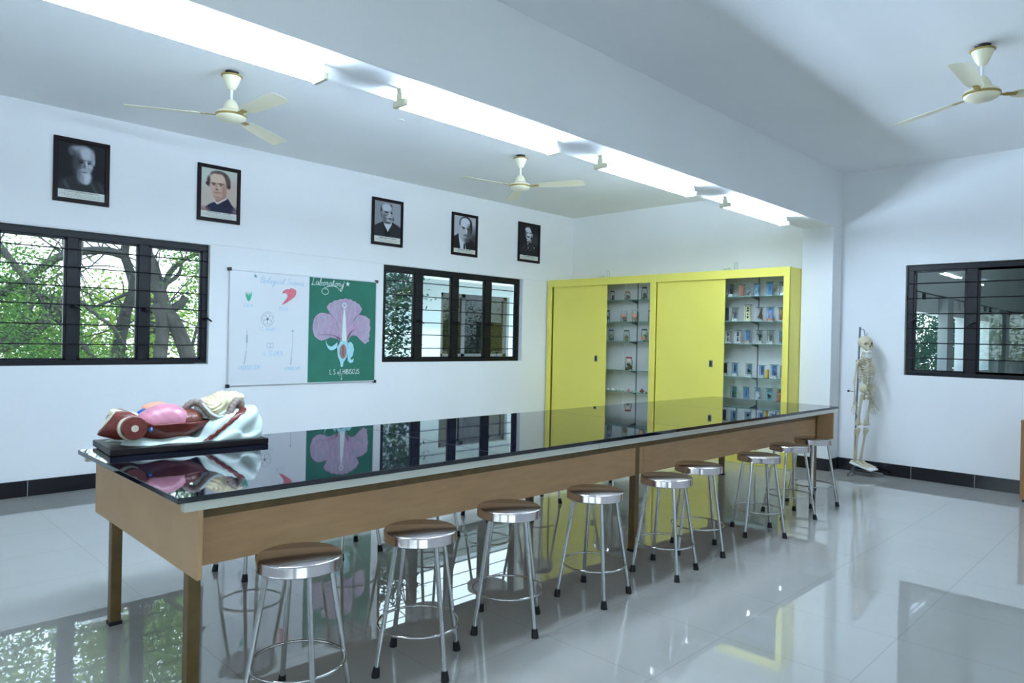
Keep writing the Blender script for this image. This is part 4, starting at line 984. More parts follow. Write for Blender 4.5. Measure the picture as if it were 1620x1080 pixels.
    # upper-arm stumps
    for (y0, y1) in ((0.125, 0.020), (0.33, 0.44)):
        s = 1 if y1 < y0 else -1
        Ma = Matrix.Rotation(PI / 2 if s > 0 else -PI / 2, 3, 'X')
        L = abs(y1 - y0)
        a = MB().lathe([(0.050, 0), (0.060, L * .5), (0.063, L - .008), (0.060, L)], 36, (0.120, y0, 0.138), M=Ma).build('arm_stump', mw, t, smooth=SM)
        MB().lathe([(0.0185, L - .001), (0.0185, L + .002)], 24, (0.120, y0, 0.138), M=Ma).build('bone_section', mcr, a, smooth=SM)
        MB().lathe([(0.056, 0), (0.064, L * .2), (0.0635, L * .45), (0.058, L * .5)], 36, (0.113, y0, 0.133), M=Ma).build('skin_edge', mcr, a, smooth=SM)
    sdf_obj('lung', lambda P: su(ell(P, (0.305, 0.150, 0.160), (0.125, 0.090, 0.095)), ell(P, (0.215, 0.150, 0.155), (0.07, 0.07, 0.055)), 0.04) + 0.0012 * np.sin(P[..., 0] * 120) * np.sin(P[..., 2] * 110), (0.10, 0.03, 0.03), (0.46, 0.28, 0.30), 0.007, mp, t)
    sdf_obj('lung', lambda P: ell(P, (0.30, 0.32, 0.15), (0.12, 0.085, 0.085)), (0.15, 0.2, 0.03), (0.45, 0.43, 0.28), 0.009, mp, t)
    sdf_obj('heart', lambda P: su(ell(P, (0.265, 0.235, 0.220), (0.065, 0.05, 0.036)), ell(P, (0.30, 0.25, 0.225), (0.04, 0.04, 0.03)), 0.02), (0.17, 0.15, 0.15), (0.37, 0.32, 0.29), 0.006, mo, t)
    MB().tube([(0.172, 0.225, 0.170), (0.190, 0.222, 0.195), (0.215, 0.218, 0.208), (0.24, 0.22, 0.215)], [0.016, 0.019, 0.020, 0.016], 12).build('vein', mbv, t, smooth=SM)
    MB().tube([(0.15, 0.20, 0.168), (0.175, 0.205, 0.182), (0.195, 0.21, 0.178)], [0.012, 0.014, 0.013], 10).build('artery', mr, t, smooth=SM)
    MB().tube([(0.205, 0.055, 0.115), (0.215, 0.075, 0.135), (0.23, 0.09, 0.145)], 0.010, 10).build('vein', mbv, t, smooth=SM)
    sdf_obj('liver', lambda P: su(ell(P, (0.425, 0.21, 0.150), (0.085, 0.13, 0.072)), ell(P, (0.455, 0.17, 0.165), (0.055, 0.06, 0.035)), 0.03), (0.32, 0.06, 0.05), (0.54, 0.36, 0.26), 0.008, ml, t)
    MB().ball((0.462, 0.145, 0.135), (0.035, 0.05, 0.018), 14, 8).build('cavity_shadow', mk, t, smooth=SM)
    # mesentery panel, colon frame and small intestine
    MB().add([(0.44, 0.16, 0.165), (0.475, 0.17, 0.235), (0.56, 0.14, 0.155), (0.44, 0.175, 0.165), (0.475, 0.185, 0.235), (0.56, 0.155, 0.155)], [(0, 2, 1), (3, 4, 5), (0, 1, 4, 3), (1, 2, 5, 4), (2, 0, 3, 5)]).build('mesentery', mm, t)
    path = catmull([(0.405, 0.19, 0.195), (0.425, 0.175, 0.228), (0.455, 0.165, 0.250), (0.490, 0.145, 0.245), (0.515, 0.125, 0.212), (0.545, 0.110, 0.176), (0.585, 0.098, 0.158), (0.625, 0.098, 0.170), (0.652, 0.104, 0.200), (0.672, 0.115, 0.236), (0.70, 0.13, 0.258)], 6)
    MB().tube(path, [0.0215 + 0.0022 * math.sin(i * 1.9) for i in range(len(path))], 14).build('colon', mc, t, smooth=9)
    stripe = [(p[0] - 0.004, p[1] - 0.019, p[2] + 0.012) for p in path[20:40]]
    MB().tube(stripe, 0.0075, 8).build('colon_band', mm, t, smooth=SM)
    MB().tube(catmull([(0.70, 0.15, 0.258), (0.726, 0.15, 0.240), (0.725, 0.15, 0.205), (0.70, 0.14, 0.185)], 5), 0.024, 12).build('colon_end', mc, t, smooth=SM)
    def gut(P):
        x, y, z = P[..., 0], P[..., 1], P[..., 2]
        d = su(ell(P, (0.575, 0.245, 0.210), (0.085, 0.115, 0.060)), ell(P, (0.66, 0.245, 0.246), (0.085, 0.115, 0.060)), 0.04)
        d = su(d, ell(P, (0.715, 0.225, 0.272), (0.05, 0.09, 0.028)), 0.02)
        return d + 0.0030 * np.sin(270 * np.hypot(x - 0.55, (z - 0.27) * 1.1) + 2.0 * np.sin(y * 45 + x * 25)) + 0.004 * np.sin(x * 55) * np.sin(y * 48)
    sdf_obj('small_intestine', gut, (0.46, 0.09, 0.11), (0.79, 0.39, 0.34), 0.0046, mi, t, it=1)
    sdf_obj('muscle_strip', lambda P: np.maximum(np.maximum(drape(P) - 0.006, np.abs(plane(P, (0.61, 0.1, 0.12), (0.60, 0.0, -0.80))) - 0.012 - 0.002 * np.sin(P[..., 0] * 160)), P[..., 1] - 0.17), (0.47, 0.0, 0.04), (0.74, 0.2, 0.25), 0.006, mw, t)
    return t
torso()

# ------------------------------------------------------------------ skeleton and its stand
SKX, SKY = -0.225, -4.868
fx, fy = math.cos(math.radians(-97)), math.sin(math.radians(-97))
sx_, sy_ = -fy, fx
def sk(a, b, z): return (fx * a + sx_ * b, fy * a + sy_ * b, z)
def stand():
    t = thing('skeleton_stand', 'grey steel stand with hook and white foot plate holding the skeleton', 'stand', (SKX, SKY, 0))
    p = MB(); p.tube([(0, 0, 0.02), (0.0, -0.036, 1.845)], 0.0115, 12); p.build('pole', M_POLE, t, smooth=SM)
    h = MB().tube(catmull([sk(0.03, 0.01, 1.815), sk(0.065, 0.01, 1.818), sk(0.085, 0.01, 1.80), sk(0.088, 0.01, 1.762), sk(0.10, 0.01, 1.738), sk(0.115, 0.01, 1.742), sk(0.124, 0.01, 1.775)], 4), 0.0055, 8).build('hook', M_POLE, t, smooth=SM)
    b = MB()
    for (a, c) in ((0.30, 0.11), (-0.10, 0.16), (0.05, -0.26), (-0.05, 0.12)):
        q = sk(a, c, 0.035); b.tube([(0, 0, 0.06), q], 0.011, 10); b.tube([q, (q[0], q[1], 0.0)], 0.011, 10)
    b.build('base_feet', M_GREY, t, smooth=SM)
    k = MB(); k.tube([sk(0.0, 0, 1.035), sk(-0.07, -0.03, 1.037)], 0.004, 8); k.ball(sk(-0.075, -0.032, 1.037), 0.014, 10, 8); k.build('clamp_screw', M_DARK, t, smooth=SM)
    fr = Vector((fx, fy, 0)); lf = Vector((sx_, sy_, 0))
    d = (fr * 0.305 + Vector((0, 0, -0.075))).normalized(); nrm = d.cross(lf).normalized(); nrm = nrm if nrm.z > 0 else -nrm
    R = Matrix((d, lf, nrm)).transposed()
    c = Vector(sk(0.115, 0.0, 0.118))
    MB().box((-0.135, -0.095, -0.012), (0.145, 0.095, 0.012), R=R, at=c).build('foot_plate', M_WHITEP, t, bevel=0.008)
    br = MB(); br.tube([sk(0, 0, 0.10), sk(0.12, 0.0, 0.106)], 0.009, 8); br.build('plate_bracket', M_GREY, t)
    return t
stand()
def bone(mb, p0, p1, r0, rm, r1, seg=8):
    P0, P1 = Vector(p0), Vector(p1)
    f = [0, .04, .12, .3, .5, .7, .88, .96, 1]; rr_ = [r0 * .7, r0, r0 * .85, rm * 1.02, rm, rm * 1.02, r1 * .85, r1, r1 * .7]
    mb.tube([P0.lerp(P1, k) for k in f], rr_, seg)
def skeleton():
    t = thing('human_skeleton', 'cream plastic human skeleton hanging on a stand against the white wall', 'skeleton', (SKX, SKY, 0))
    FW = np.array([fx, fy, 0]); LT_ = np.array([sx_, sy_, 0])
    def loc(P, c):
        q = P - np.array(sk(*c)); return np.stack([q @ FW, q @ LT_, q[..., 2]], -1)
    HC = (0.112, 0.0, 1.635); HY = math.radians(-33)
    HFW = np.array([fx * math.cos(HY) - fy * math.sin(HY), fx * math.sin(HY) + fy * math.cos(HY), 0]); HLT = np.array([-HFW[1], HFW[0], 0])
    def hloc(P):
        q = P - np.array(sk(*HC)); return np.stack([q @ HFW, q @ HLT, q[..., 2]], -1)
    def skull(P):
        q = hloc(P)
        d = ell(q, (-0.014, 0, 0.020), (0.098, 0.078, 0.080))
        d = su(d, ell(q, (0.040, 0, -0.030), (0.050, 0.062, 0.052)), 0.03)
        d = su(d, ell(q, (0.060, 0, -0.062), (0.032, 0.036, 0.030)), 0.015)
        for s in (-1, 1):
            d = su(d, cap(q, (0.062, s * 0.052, -0.022), (0.0, s * 0.066, -0.020), 0.008), 0.01)
            d = ss(d, ell(q, (0.074, s * 0.033, -0.004), (0.052, 0.0225, 0.021)), 0.004)
        d = ss(d, ell(q, (0.088, 0, -0.038), (0.034, 0.011, 0.017)), 0.004)
        return d
    c = sk(*HC)
    s_ = sdf_obj('skull', skull, (c[0] - .13, c[1] - .13, c[2] - .11), (c[0] + .13, c[1] + .13, c[2] + .115), 0.0052, M_BONE, t)
    def jaw(P):
        q = hloc(P); d = None
        for s in (-1, 1):
            a = cap(q, (0.005, s * 0.056, -0.040), (0.012, s * 0.050, -0.085), 0.010, 0.010); b = cap(q, (0.012, s * 0.050, -0.085), (0.075, s * 0.016, -0.108), 0.011, 0.013)
            e = su(a, b, .008); d = e if d is None else su(d, e, .01)
        return su(d, cap(q, (0.078, -0.014, -0.102), (0.078, 0.014, -0.102), 0.017), 0.01)
    sdf_obj('jaw', jaw, (c[0] - .13, c[1] - .13, c[2] - .14), (c[0] + .13, c[1] + .13, c[2] - .01), 0.005, mat('pale_bone', (226, 224, 208), rough=.5), s_)
    tm = MB(); rr_ = random.Random(2)
    for row, zz in ((0, -.076), (1, -.0875)):
        for k in range(9):
            b = (k - 4) * 0.0058; a = 0.088 - 14 * b * b
            tm.ball(tuple(np.array(sk(*HC)) + HFW * a + HLT * b + np.array([0, 0, zz])), (0.0033, 0.0033, 0.0058), 6, 5)
    tm.build('teeth', M_WHITEP, s_, smooth=SM)
    MB().tube([sk(0.110, 0.0, 1.740), sk(0.110, 0.0, 1.71)], 0.003, 6).build('hanging_eye', M_GREY, t)
    # spine
    sp = MB(); n = 24
    for k in range(n):
        u = k / (n - 1); z = 1.545 - u * 0.455
        a = 0.100 - 0.040 * math.sin(min(1, u * 1.5) * PI) ** 2 + 0.025 * u
        r = 0.012 + 0.009 * u
        cc = Vector(sk(a, 0, z)); sp.lathe([(r * .9, -.0075), (r, -.004), (r * .92, 0), (r, .004), (r * .9, .0075)], 10, cc)
        sp.tube([sk(a - .010, 0, z), sk(a - .036, 0, z - .014)], [.006, .0035], 6)
        for s in (-1, 1): sp.tube([sk(a - .010, 0, z), sk(a - .018, s * (.022 + .006 * u), z)], [.005, .0035], 6)
    sp.build('spine', M_BONE, t, smooth=SM)
    # rib cage
    rc = MB(); rr = [.060, .084, .102, .114, .122, .127, .129, .127, .121, .110, .094, .075]
    for k in range(12):
        z0 = 1.470 - .0262 * k; w = rr[k]; a0 = 0.070 - 0.010 * math.sin(PI * k / 11); dep = 0.105 + 0.055 * math.sin(PI * (k + 1) / 12)
        ex = PI * (0.97 if k < 7 else 0.97 - .11 * (k - 6)); drop = 0.055 + 0.004 * k
        for s in (-1, 1):
            pts = []
            for j in range(15):
                th = ex * j / 14
                pts.append(sk(a0 + dep * (1 - math.cos(th)) / 2 - .018 * math.sin(th), s * max(.004, w * math.sin(th) ** .8 if th < PI else 0), z0 - drop * (th / PI) ** 1.2 + (.03 * max(0, th / PI - .7) / .3 if k > 3 else 0)))
            rc.tube(pts, 0.0054, 7)
    rb = rc.build('rib_cage', M_BONE, t, smooth=SM)
    st = MB(); st.tube([sk(.177, 0, 1.432), sk(.192, 0, 1.39), sk(.208, 0, 1.33), sk(.218, 0, 1.27), sk(.218, 0, 1.245)], [.017, .013, .014, .012, .005], 8); st.build('sternum', M_BONE, rb, smooth=SM)
    # shoulder girdle
    for s in (-1, 1):
        c_ = MB().tube(catmull([sk(.172, s * .015, 1.440), sk(.165, s * .06, 1.458), sk(.125, s * .11, 1.452), sk(.105, s * .160, 1.432)], 5), .0072, 8).build('collarbone', M_BONE, t, smooth=SM)
        sc_ = MB(); p = [sk(.035, s * .06, 1.425), sk(.075, s * .150, 1.405), sk(.030, s * .075, 1.300), sk(.020, s * .052, 1.37)]
        q = [tuple(np.array(v) + np.array(sk(.009, 0, 0))) for v in p]
        sc_.add(p + q, [(0, 1, 2, 3), (7, 6, 5, 4), (0, 4, 5, 1), (1, 5, 6, 2), (2, 6, 7, 3), (3, 7, 4, 0)]); sc_.tube([sk(.03, s * .06, 1.41), sk(.06, s * .12, 1.428), sk(.10, s * .165, 1.428)], .009, 8)
        sc_.build('shoulder_blade', M_BONE, t, smooth=SM)
    # arms with hands
    for s, e0, w0 in ((-1, (.070, -.185, 1.165), (.085, -.190, .925)), (1, (.080, .195, 1.165), (.120, .195, .920))):
        sh = (.095, s * .170, 1.405); A = MB()
        bone(A, sk(*sh), sk(*e0), .020, .0105, .017); A.ball(sk(sh[0], sh[1] - s * .01, sh[2]), .020, 10, 8)
        bone(A, sk(e0[0] + .006, e0[1] + s * .010, e0[2] - .008), sk(w0[0], w0[1] + s * .014, w0[2]), .011, .0070, .0115); bone(A, sk(e0[0] - .008, e0[1] - s * .006, e0[2] + .008), sk(w0[0], w0[1] - s * .012, w0[2]), .013, .0068, .009)
        ar = A.build('arm', M_BONE, t, smooth=SM)
        Hn = MB()
        for k in range(8): Hn.ball(sk(w0[0] + .010 * ((k % 4) - 1.5), w0[1] + s * .004, w0[2] - .010 - .012 * (k // 4)), .0075, 8, 6)
        for k in range(5):
            a1 = (k - 2) * .013; ln = (.75, .96, 1.0, .95, .8)[k]; out = (k - 2) * .010
            if k == 4: a1, out, ln = .030, .032, .62
            q = [(w0[0] + a1 * .6, w0[2] - .028), (w0[0] + a1 + out * .3, w0[2] - .028 - .060 * ln), (w0[0] + a1 + out * .7 + .003, w0[2] - .028 - .100 * ln), (w0[0] + a1 + out + .010, w0[2] - .028 - .128 * ln), (w0[0] + a1 + out + .018, w0[2] - .028 - .148 * ln)]
            for j in range(4): bone(Hn, sk(q[j][0], w0[1] + s * .004 * (j), q[j][1]), sk(q[j + 1][0], w0[1] + s * .004 * (j + 1), q[j + 1][1]), .0056 - .0006 * j, .0036, .0052 - .0006 * j, 6)
        Hn.build('hand', M_BONE, ar, smooth=SM)
    # pelvis
    PC = (.145, 0, 1.045)
    def pel(P):
        q = loc(P, PC)
        d = ell(q, (-.035, 0, .010), (.020, .042, .055))
        for s in (-1, 1):
            il = ell(q, (-.002, s * .092, .042), (.058, .040, .060)); il = ss(il, ell(q, (.040, s * .062, .062), (.072, .046, .062)), .006)
            d = su(d, il, .012)
            d = su(d, cap(q, (.0, s * .085, -.01), (.052, s * .018, -.052), .013, .011), .012)
            d = su(d, cap(q, (-.005, s * .080, -.02), (-.012, s * .055, -.092), .015, .013), .012)
            d = su(d, cap(q, (-.012, s * .055, -.092), (.050, s * .018, -.056), .010, .010), .010)
        return d
    c = sk(*PC)
    sdf_obj('pelvis', pel, (c[0] - .17, c[1] - .16, c[2] - .13), (c[0] + .17, c[1] + .16, c[2] + .125), 0.006, M_BONE, t)
    # legs with feet
    for s, hp, kn, an in ((-1, (.143, -.092, 1.020), (.068, -.070, .618), (.040, -.055, .190)), (1, (.150, .092, 1.020), (.105, .070, .612), (.060, .055, .185))):
        Lg = MB(); Lg.ball(sk(hp[0], hp[1] - s * .012, hp[2] + .010), .023, 12, 8)
        tr = (hp[0] - .004, hp[1] + s * .038, hp[2] - .018)
        Lg.tube([sk(hp[0], hp[1] - s * .01, hp[2] + .008), sk(*tr)], [.014, .017], 8); bone(Lg, sk(*tr), sk(kn[0], kn[1], kn[2] + .02), .024, .0145, .031, 10)
        Lg.ball(sk(kn[0] + .034, kn[1], kn[2] + .024), (.016, .016, .018), 8, 6)
        for d in (-1, 1): Lg.ball(sk(kn[0] - .004, kn[1] + d * .020, kn[2] + .016), (.022, .022, .020), 10, 8)
        bone(Lg, sk(kn[0] + .004, kn[1] - s * .004, kn[2] - .028), sk(an[0], an[1] - s * .006, an[2] + .012), .034, .0135, .021, 10)
        bone(Lg, sk(kn[0] - .020, kn[1] + s * .030, kn[2] - .048), sk(an[0] - .006, an[1] + s * .020, an[2] + .006), .011, .0075, .012, 8)
        lg = Lg.build('leg', M_BONE, t, smooth=SM)
        F = MB(); sl = -.225
        def fz(a): return an[2] - .036 + sl * (a - an[0])
        F.tube([sk(an[0], an[1], an[2] + .004), sk(an[0] - .022, an[1], fz(an[0]) + .002), sk(an[0] - .052, an[1], fz(an[0] - .05) + .002)], [.020, .019, .015], 10)
        F.ball(sk(an[0] + .03, an[1], fz(an[0] + .03) + .014), (.030, .028, .019), 10, 8)
        for k in range(5):
            b = an[1] + (k - 2) * .0135; tip = .150 + (.012, .016, .012, .004, -.008)[k if s < 0 else 4 - k] * 1.0
            b2 = an[1] + (k - 2) * .019
            bone(F, sk(an[0] + .045, b, fz(an[0] + .045) + .010), sk(an[0] + .115, b2, fz(an[0] + .115) + .002), .0085, .0055, .0080, 6)
            bone(F, sk(an[0] + .118, b2, fz(an[0] + .118) + .001), sk(an[0] + tip + .01, b2, fz(an[0] + tip) - .004), .0070, .0045, .0062, 6)
        F.build('foot', M_BONE, lg, smooth=SM)
    return t
skeleton()

# ------------------------------------------------------------------ wooden cupboard at the edge of the frame
M_WOOD = mat('brown_wood', (150, 108, 66), rough=0.45, noise=0.2, nscale=4, stretch=(1, 1, 0.2))
cu = thing('wooden_cupboard', 'low brown wooden cupboard against the end wall below the grilled window', 'cupboard', (-0.515, -6.612, 0))
MB().box((0.018, -1.2, 0.03), (0.48, 0.0, 0.835)).build('carcass', M_WOOD, cu)
MB().box((0.0, -1.21, 0.835), (0.49, 0.0, 0.862)).build('top', M_WOOD, cu, bevel=0.003)
MB().box((0.04, -1.18, 0.0), (0.46, -0.02, 0.03)).build('plinth', M_DARK, cu)
for (a, b) in ((-0.596, -0.02), (-1.18, -0.604)):
    d = MB().box((0.0, a, 0.05), (0.018, b, 0.825)).build('door', M_WOOD, cu, bevel=0.003)
    MB().ball((-0.012, (a + 0.05) if a > -1 else (b - 0.05), 0.5), 0.013, 12, 8).build('knob', M_GREY, d, smooth=SM)
# small lump left on the sill of the big window
tag(MB().box((-6.47, 0.005, 1.2455), (-6.34, 0.04, 1.258)).build('window_stay', M_GREY, bevel=0.003), 'small grey metal stay lying on the sill of the big window', 'window stay')

# ------------------------------------------------------------------ outside: trees, ground, the other wing, the next room
def leaf_mat(name, rgb, trans):
    m = bpy.data.materials.new(name); m.use_nodes = True; nt = m.node_tree; nt.nodes.clear()
    o = nd(nt, 'ShaderNodeOutputMaterial'); d = nd(nt, 'ShaderNodeBsdfDiffuse'); tr = nd(nt, 'ShaderNodeBsdfTranslucent'); mx = nd(nt, 'ShaderNodeMixShader')
    g_ = nd(nt, 'ShaderNodeNewGeometry'); n = nd(nt, 'ShaderNodeTexNoise'); n.inputs['Scale'].default_value = 1.7
    nt.links.new(g_.outputs['Position'], n.inputs['Vector'])
    r = nd(nt, 'ShaderNodeValToRGB'); c = lin(rgb)
    r.color_ramp.elements[0].position = .35; r.color_ramp.elements[1].position = .65
    r.color_ramp.elements[0].color = (c[0] * .55, c[1] * .7, c[2] * .8, 1); r.color_ramp.elements[1].color = (min(1, c[0] * 1.35), min(1, c[1] * 1.2), c[2], 1)
    nt.links.new(n.outputs['Fac'], r.inputs['Fac'])
    for s in (d, tr): nt.links.new(r.outputs['Color'], s.inputs['Color'])
    mx.inputs[0].default_value = trans
    nt.links.new(d.outputs[0], mx.inputs[1]); nt.links.new(tr.outputs[0], mx.inputs[2]); nt.links.new(mx.outputs[0], o.inputs['Surface'])
    return m
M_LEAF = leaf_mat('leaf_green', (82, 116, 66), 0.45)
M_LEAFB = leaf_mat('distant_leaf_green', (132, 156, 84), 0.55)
M_LEAFD = leaf_mat('dark_leaf_green', (58, 84, 72), 0.3)
def leaves(centers, n, spread, size, rng, flat=0.6):
    """n leaf blades scattered about the given points"""
    C = np.array(centers)[rng.integers(0, len(centers), n)]
    P = C + rng.normal(0, 1, (n, 3)) * np.array(spread)
    d = rng.normal(0, 1, (n, 3)); d[:, 2] *= flat; d /= np.linalg.norm(d, axis=1)[:, None]
    e = np.cross(d, rng.normal(0, 1, (n, 3))); e /= np.linalg.norm(e, axis=1)[:, None]
    s = size * rng.uniform(.6, 1.3, n)[:, None]
    V = np.stack([P - d * s * .5, P + e * s * .2, P + d * s * .5, P - e * s * .2], 1).reshape(-1, 3)
    F = np.arange(4 * n).reshape(n, 4)
    return V, F
def tree(label, base, limbs, crown, n, spread, size, m, seed, group):
    t = thing('tree', label, 'tree', base, 0, group)
    B = np.array(base); b = MB()
    for pts, r0, r1 in limbs:
        q = catmull([tuple(np.array(p) - B) for p in pts], 4)
        b.tube(q, [r0 + (r1 - r0) * i / (len(q) - 1) for i in range(len(q))], 9)
    b.build('trunk', M_BARK, t, smooth=9)
    rng = np.random.default_rng(seed)
    V, F = leaves([tuple(np.array(p) - B) for p in crown], n, spread, size, rng)
    me = bpy.data.meshes.new('crown'); me.from_pydata(V.tolist(), [], F.tolist()); me.update(); link('crown', me, m, t)
    return t
GZ = -3.2
GT = 'trees outside the big window'
def twigs(pts, n, ln, seed):
    rs = random.Random(seed); out = []
    for k in range(n):
        i = rs.randrange(len(pts) - 1); u = rs.random(); p = np.array(pts[i]) * (1 - u) + np.array(pts[i + 1]) * u
        d = np.array([rs.uniform(-1, 1), rs.uniform(-.6, .6), rs.uniform(-.5, .9)]); d /= np.linalg.norm(d); L = ln * rs.uniform(.5, 1.2)
        out.append(([tuple(p), tuple(p + d * L * .5 + np.array([0, 0, rs.uniform(-.06, .06)])), tuple(p + d * L + np.array([0, 0, rs.uniform(-.15, .15)]))], .014, .004))
    return out
A1 = [(-5.02, 3.5, GZ), (-5.05, 3.5, 0.4), (-5.24, 3.5, 1.18), (-5.46, 3.5, 1.73), (-5.62, 3.5, 1.98), (-5.71, 3.5, 2.3), (-5.83, 3.5, 2.66), (-5.96, 3.5, 3.07), (-6.0, 3.5, 4.4)]
A2 = [(-5.72, 3.45, GZ), (-5.70, 3.45, 0.5), (-5.67, 3.5, 1.18), (-5.64, 3.5, 1.53), (-5.66, 3.5, 1.84), (-5.76, 3.5, 2.02)]
A3 = [(-5.64, 3.5, 2.26), (-5.54, 3.5, 2.53), (-5.35, 3.5, 2.73), (-5.1, 3.4, 2.9), (-4.7, 3.3, 3.2)]
tree('thick leaning grey tree trunk outside the window pane nearest the board', (-5.05, 3.5, GZ), [(A1, .135, .075), (A2, .11, .09), (A3, .05, .02), ([(-5.5, 3.5, 1.95), (-5.38, 3.45, 2.06), (-5.33, 3.42, 2.16)], .07, .06), ([(-5.6, 3.5, 2.35), (-5.42, 3.5, 2.5), (-5.36, 3.5, 2.75)], .04, .02)] + twigs(A1[2:7], 26, .7, 1) + twigs(A3, 10, .6, 2),
     [(-5.4, 3.4, 4.2), (-6.2, 3.6, 4.4), (-4.8, 3.5, 4.0), (-5.8, 3.5, 3.8), (-5.3, 3.4, 2.9), (-5.0, 3.4, 2.5), (-5.5, 3.3, 3.3), (-4.8, 3.4, 2.9), (-4.9, 3.5, 2.1), (-5.2, 3.2, 3.7), (-6.0, 3.6, 4.0)], 9000, (.30, .4, .28), .062, M_LEAF, 11, GT)
B1 = [(-6.2, 4.2, GZ), (-6.15, 4.2, 0.3), (-6.07, 4.2, 1.16), (-6.01, 4.2, 1.63), (-5.95, 4.2, 1.93), (-5.85, 4.2, 2.29), (-5.94, 4.2, 2.64), (-5.99, 4.2, 2.85), (-5.9, 4.2, 3.4)]
B2 = [(-5.96, 4.2, 2.78), (-6.24, 4.2, 2.84), (-6.62, 4.2, 2.79), (-6.87, 4.2, 2.69), (-7.22, 4.2, 2.38), (-7.7, 4.2, 2.0), (-8.2, 4.2, 1.7)]
B3 = [(-5.84, 4.2, 2.26), (-6.05, 4.2, 2.13), (-6.35, 4.2, 1.98), (-6.5, 4.2, 1.92)]
tree('slender dark tree with an arching limb outside the middle window pane', (-6.2, 4.2, GZ), [(B1, .115, .055), (B2, .07, .05), (B3, .03, .015)] + twigs(B2, 34, .8, 3) + twigs(B1[2:], 22, .7, 4) + twigs(B3, 6, .5, 5),
     [(-7.4, 4.2, 2.3), (-7.1, 4.3, 2.6), (-7.7, 4.2, 2.1), (-6.9, 4.3, 2.0), (-7.3, 4.0, 1.9), (-7.4, 4.1, 3.8), (-6.7, 4.1, 4.1), (-8.2, 4.1, 4.0), (-7.9, 4.2, 3.5), (-8.0, 4.2, 2.0), (-7.6, 4.1, 2.6)], 8000, (.28, .35, .22), .058, M_LEAF, 12, GT)
C1 = [(-9.2, 3.8, GZ), (-8.6, 3.8, 0.2), (-8.0, 3.8, 1.15), (-7.64, 3.8, 1.35), (-7.43, 3.8, 1.44), (-7.21, 3.8, 1.6), (-6.98, 3.8, 1.88), (-6.78, 3.8, 2.2), (-6.7, 3.8, 2.9)]
D1 = [(-7.7, 3.9, 2.8), (-7.33, 3.8, 2.26), (-7.1, 3.8, 1.92), (-6.9, 3.8, 1.65), (-6.6, 3.7, 1.3)]
tree('low forked tree with crossing branches outside the big window', (-9.2, 3.8, GZ), [(C1, .13, .045), (D1, .05, .035), ([(-7.26, 3.8, 2.23), (-7.29, 3.8, 1.96), (-7.3, 3.8, 1.6)], .028, .02), ([(-6.75, 3.8, 2.06), (-6.45, 3.8, 1.81), (-6.22, 3.8, 1.61), (-6.05, 3.8, 1.3)], .032, .02), ([(-6.9, 3.8, 1.5), (-6.69, 3.8, 1.38), (-6.4, 3.8, 1.1)], .032, .025)] + twigs(C1[3:], 32, .7, 6) + twigs(D1, 16, .6, 7),
     [(-7.5, 3.7, 1.5), (-7.7, 3.9, 1.8), (-7.2, 3.8, 1.3), (-6.8, 3.9, 1.2), (-7.0, 4.0, 1.6), (-6.4, 4.1, 1.2), (-7.8, 3.8, 1.3)], 6500, (.3, .35, .22), .058, M_LEAF, 13, GT)
bgs = [(-7.6, 11, 'pale bushy tree far behind, filling the first window pane'), (-5.2, 10.5, 'pale bushy tree far behind, low in the middle window pane'), (-3.0, 12, 'pale bushy tree far behind the thick leaning trunk'), (0.5, 14, 'pale tree far behind, between the big window and the white wing'), (-10.5, 12, 'pale bushy tree far off at the outer edge of the window')]
for i, (x, y, lb) in enumerate(bgs):
    rs = np.random.default_rng(30 + i); top = 2.4 if i in (1, 2) else 2.9
    cs = [(x + rs.normal(0, 1.1), y + rs.normal(0, .8), rs.uniform(-1.5, top)) for _ in range(26)]
    cs += [(x + rs.normal(0, 1.3), y + rs.normal(0, .9), rs.uniform(4.9, 8.6)) for _ in range(30)]
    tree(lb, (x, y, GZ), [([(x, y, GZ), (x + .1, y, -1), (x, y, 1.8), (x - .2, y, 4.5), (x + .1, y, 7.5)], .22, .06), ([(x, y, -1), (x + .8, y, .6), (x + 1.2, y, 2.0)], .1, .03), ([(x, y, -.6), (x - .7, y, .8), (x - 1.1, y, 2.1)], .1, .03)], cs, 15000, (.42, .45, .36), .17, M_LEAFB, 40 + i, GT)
# tree seen through the second window
P2 = [(-3.4, 1.55, GZ), (-3.3, 1.6, 1.0), (-3.05, 1.6, 2.3), (-2.78, 1.6, 2.75), (-2.4, 1.6, 2.55), (-2.25, 1.6, 2.2)]
fr_ = [(-2.75, 1.6, 2.55), (-2.55, 1.6, 2.5), (-2.5, 1.6, 2.2), (-2.6, 1.6, 1.9), (-2.45, 1.6, 1.7), (-2.6, 1.6, 1.4), (-2.7, 1.6, 1.6), (-2.8, 1.6, 2.1), (-2.35, 1.6, 2.35)]
tree('leafy dark green plant outside the window between board and cabinet', (-3.4, 1.55, GZ), [(P2, .06, .015)] + twigs(P2[2:], 14, .6, 8) + [([(-3.2, 1.6, 1.2), (-2.9, 1.6, 1.5), (-2.6, 1.6, 1.7)], .02, .008), ([(-3.3, 1.6, .9), (-2.9, 1.6, 1.2), (-2.5, 1.6, 1.35)], .02, .008)], fr_, 1500, (.16, .14, .16), .10, M_LEAFD, 21, 'plants outside the smaller window')
struct(MB().box((-40, 0.3, GZ - .2), (40, 60, GZ)).build('ground', mat('dry_grass', (150, 150, 110), rough=1.0, noise=0.3, nscale=1.0)))
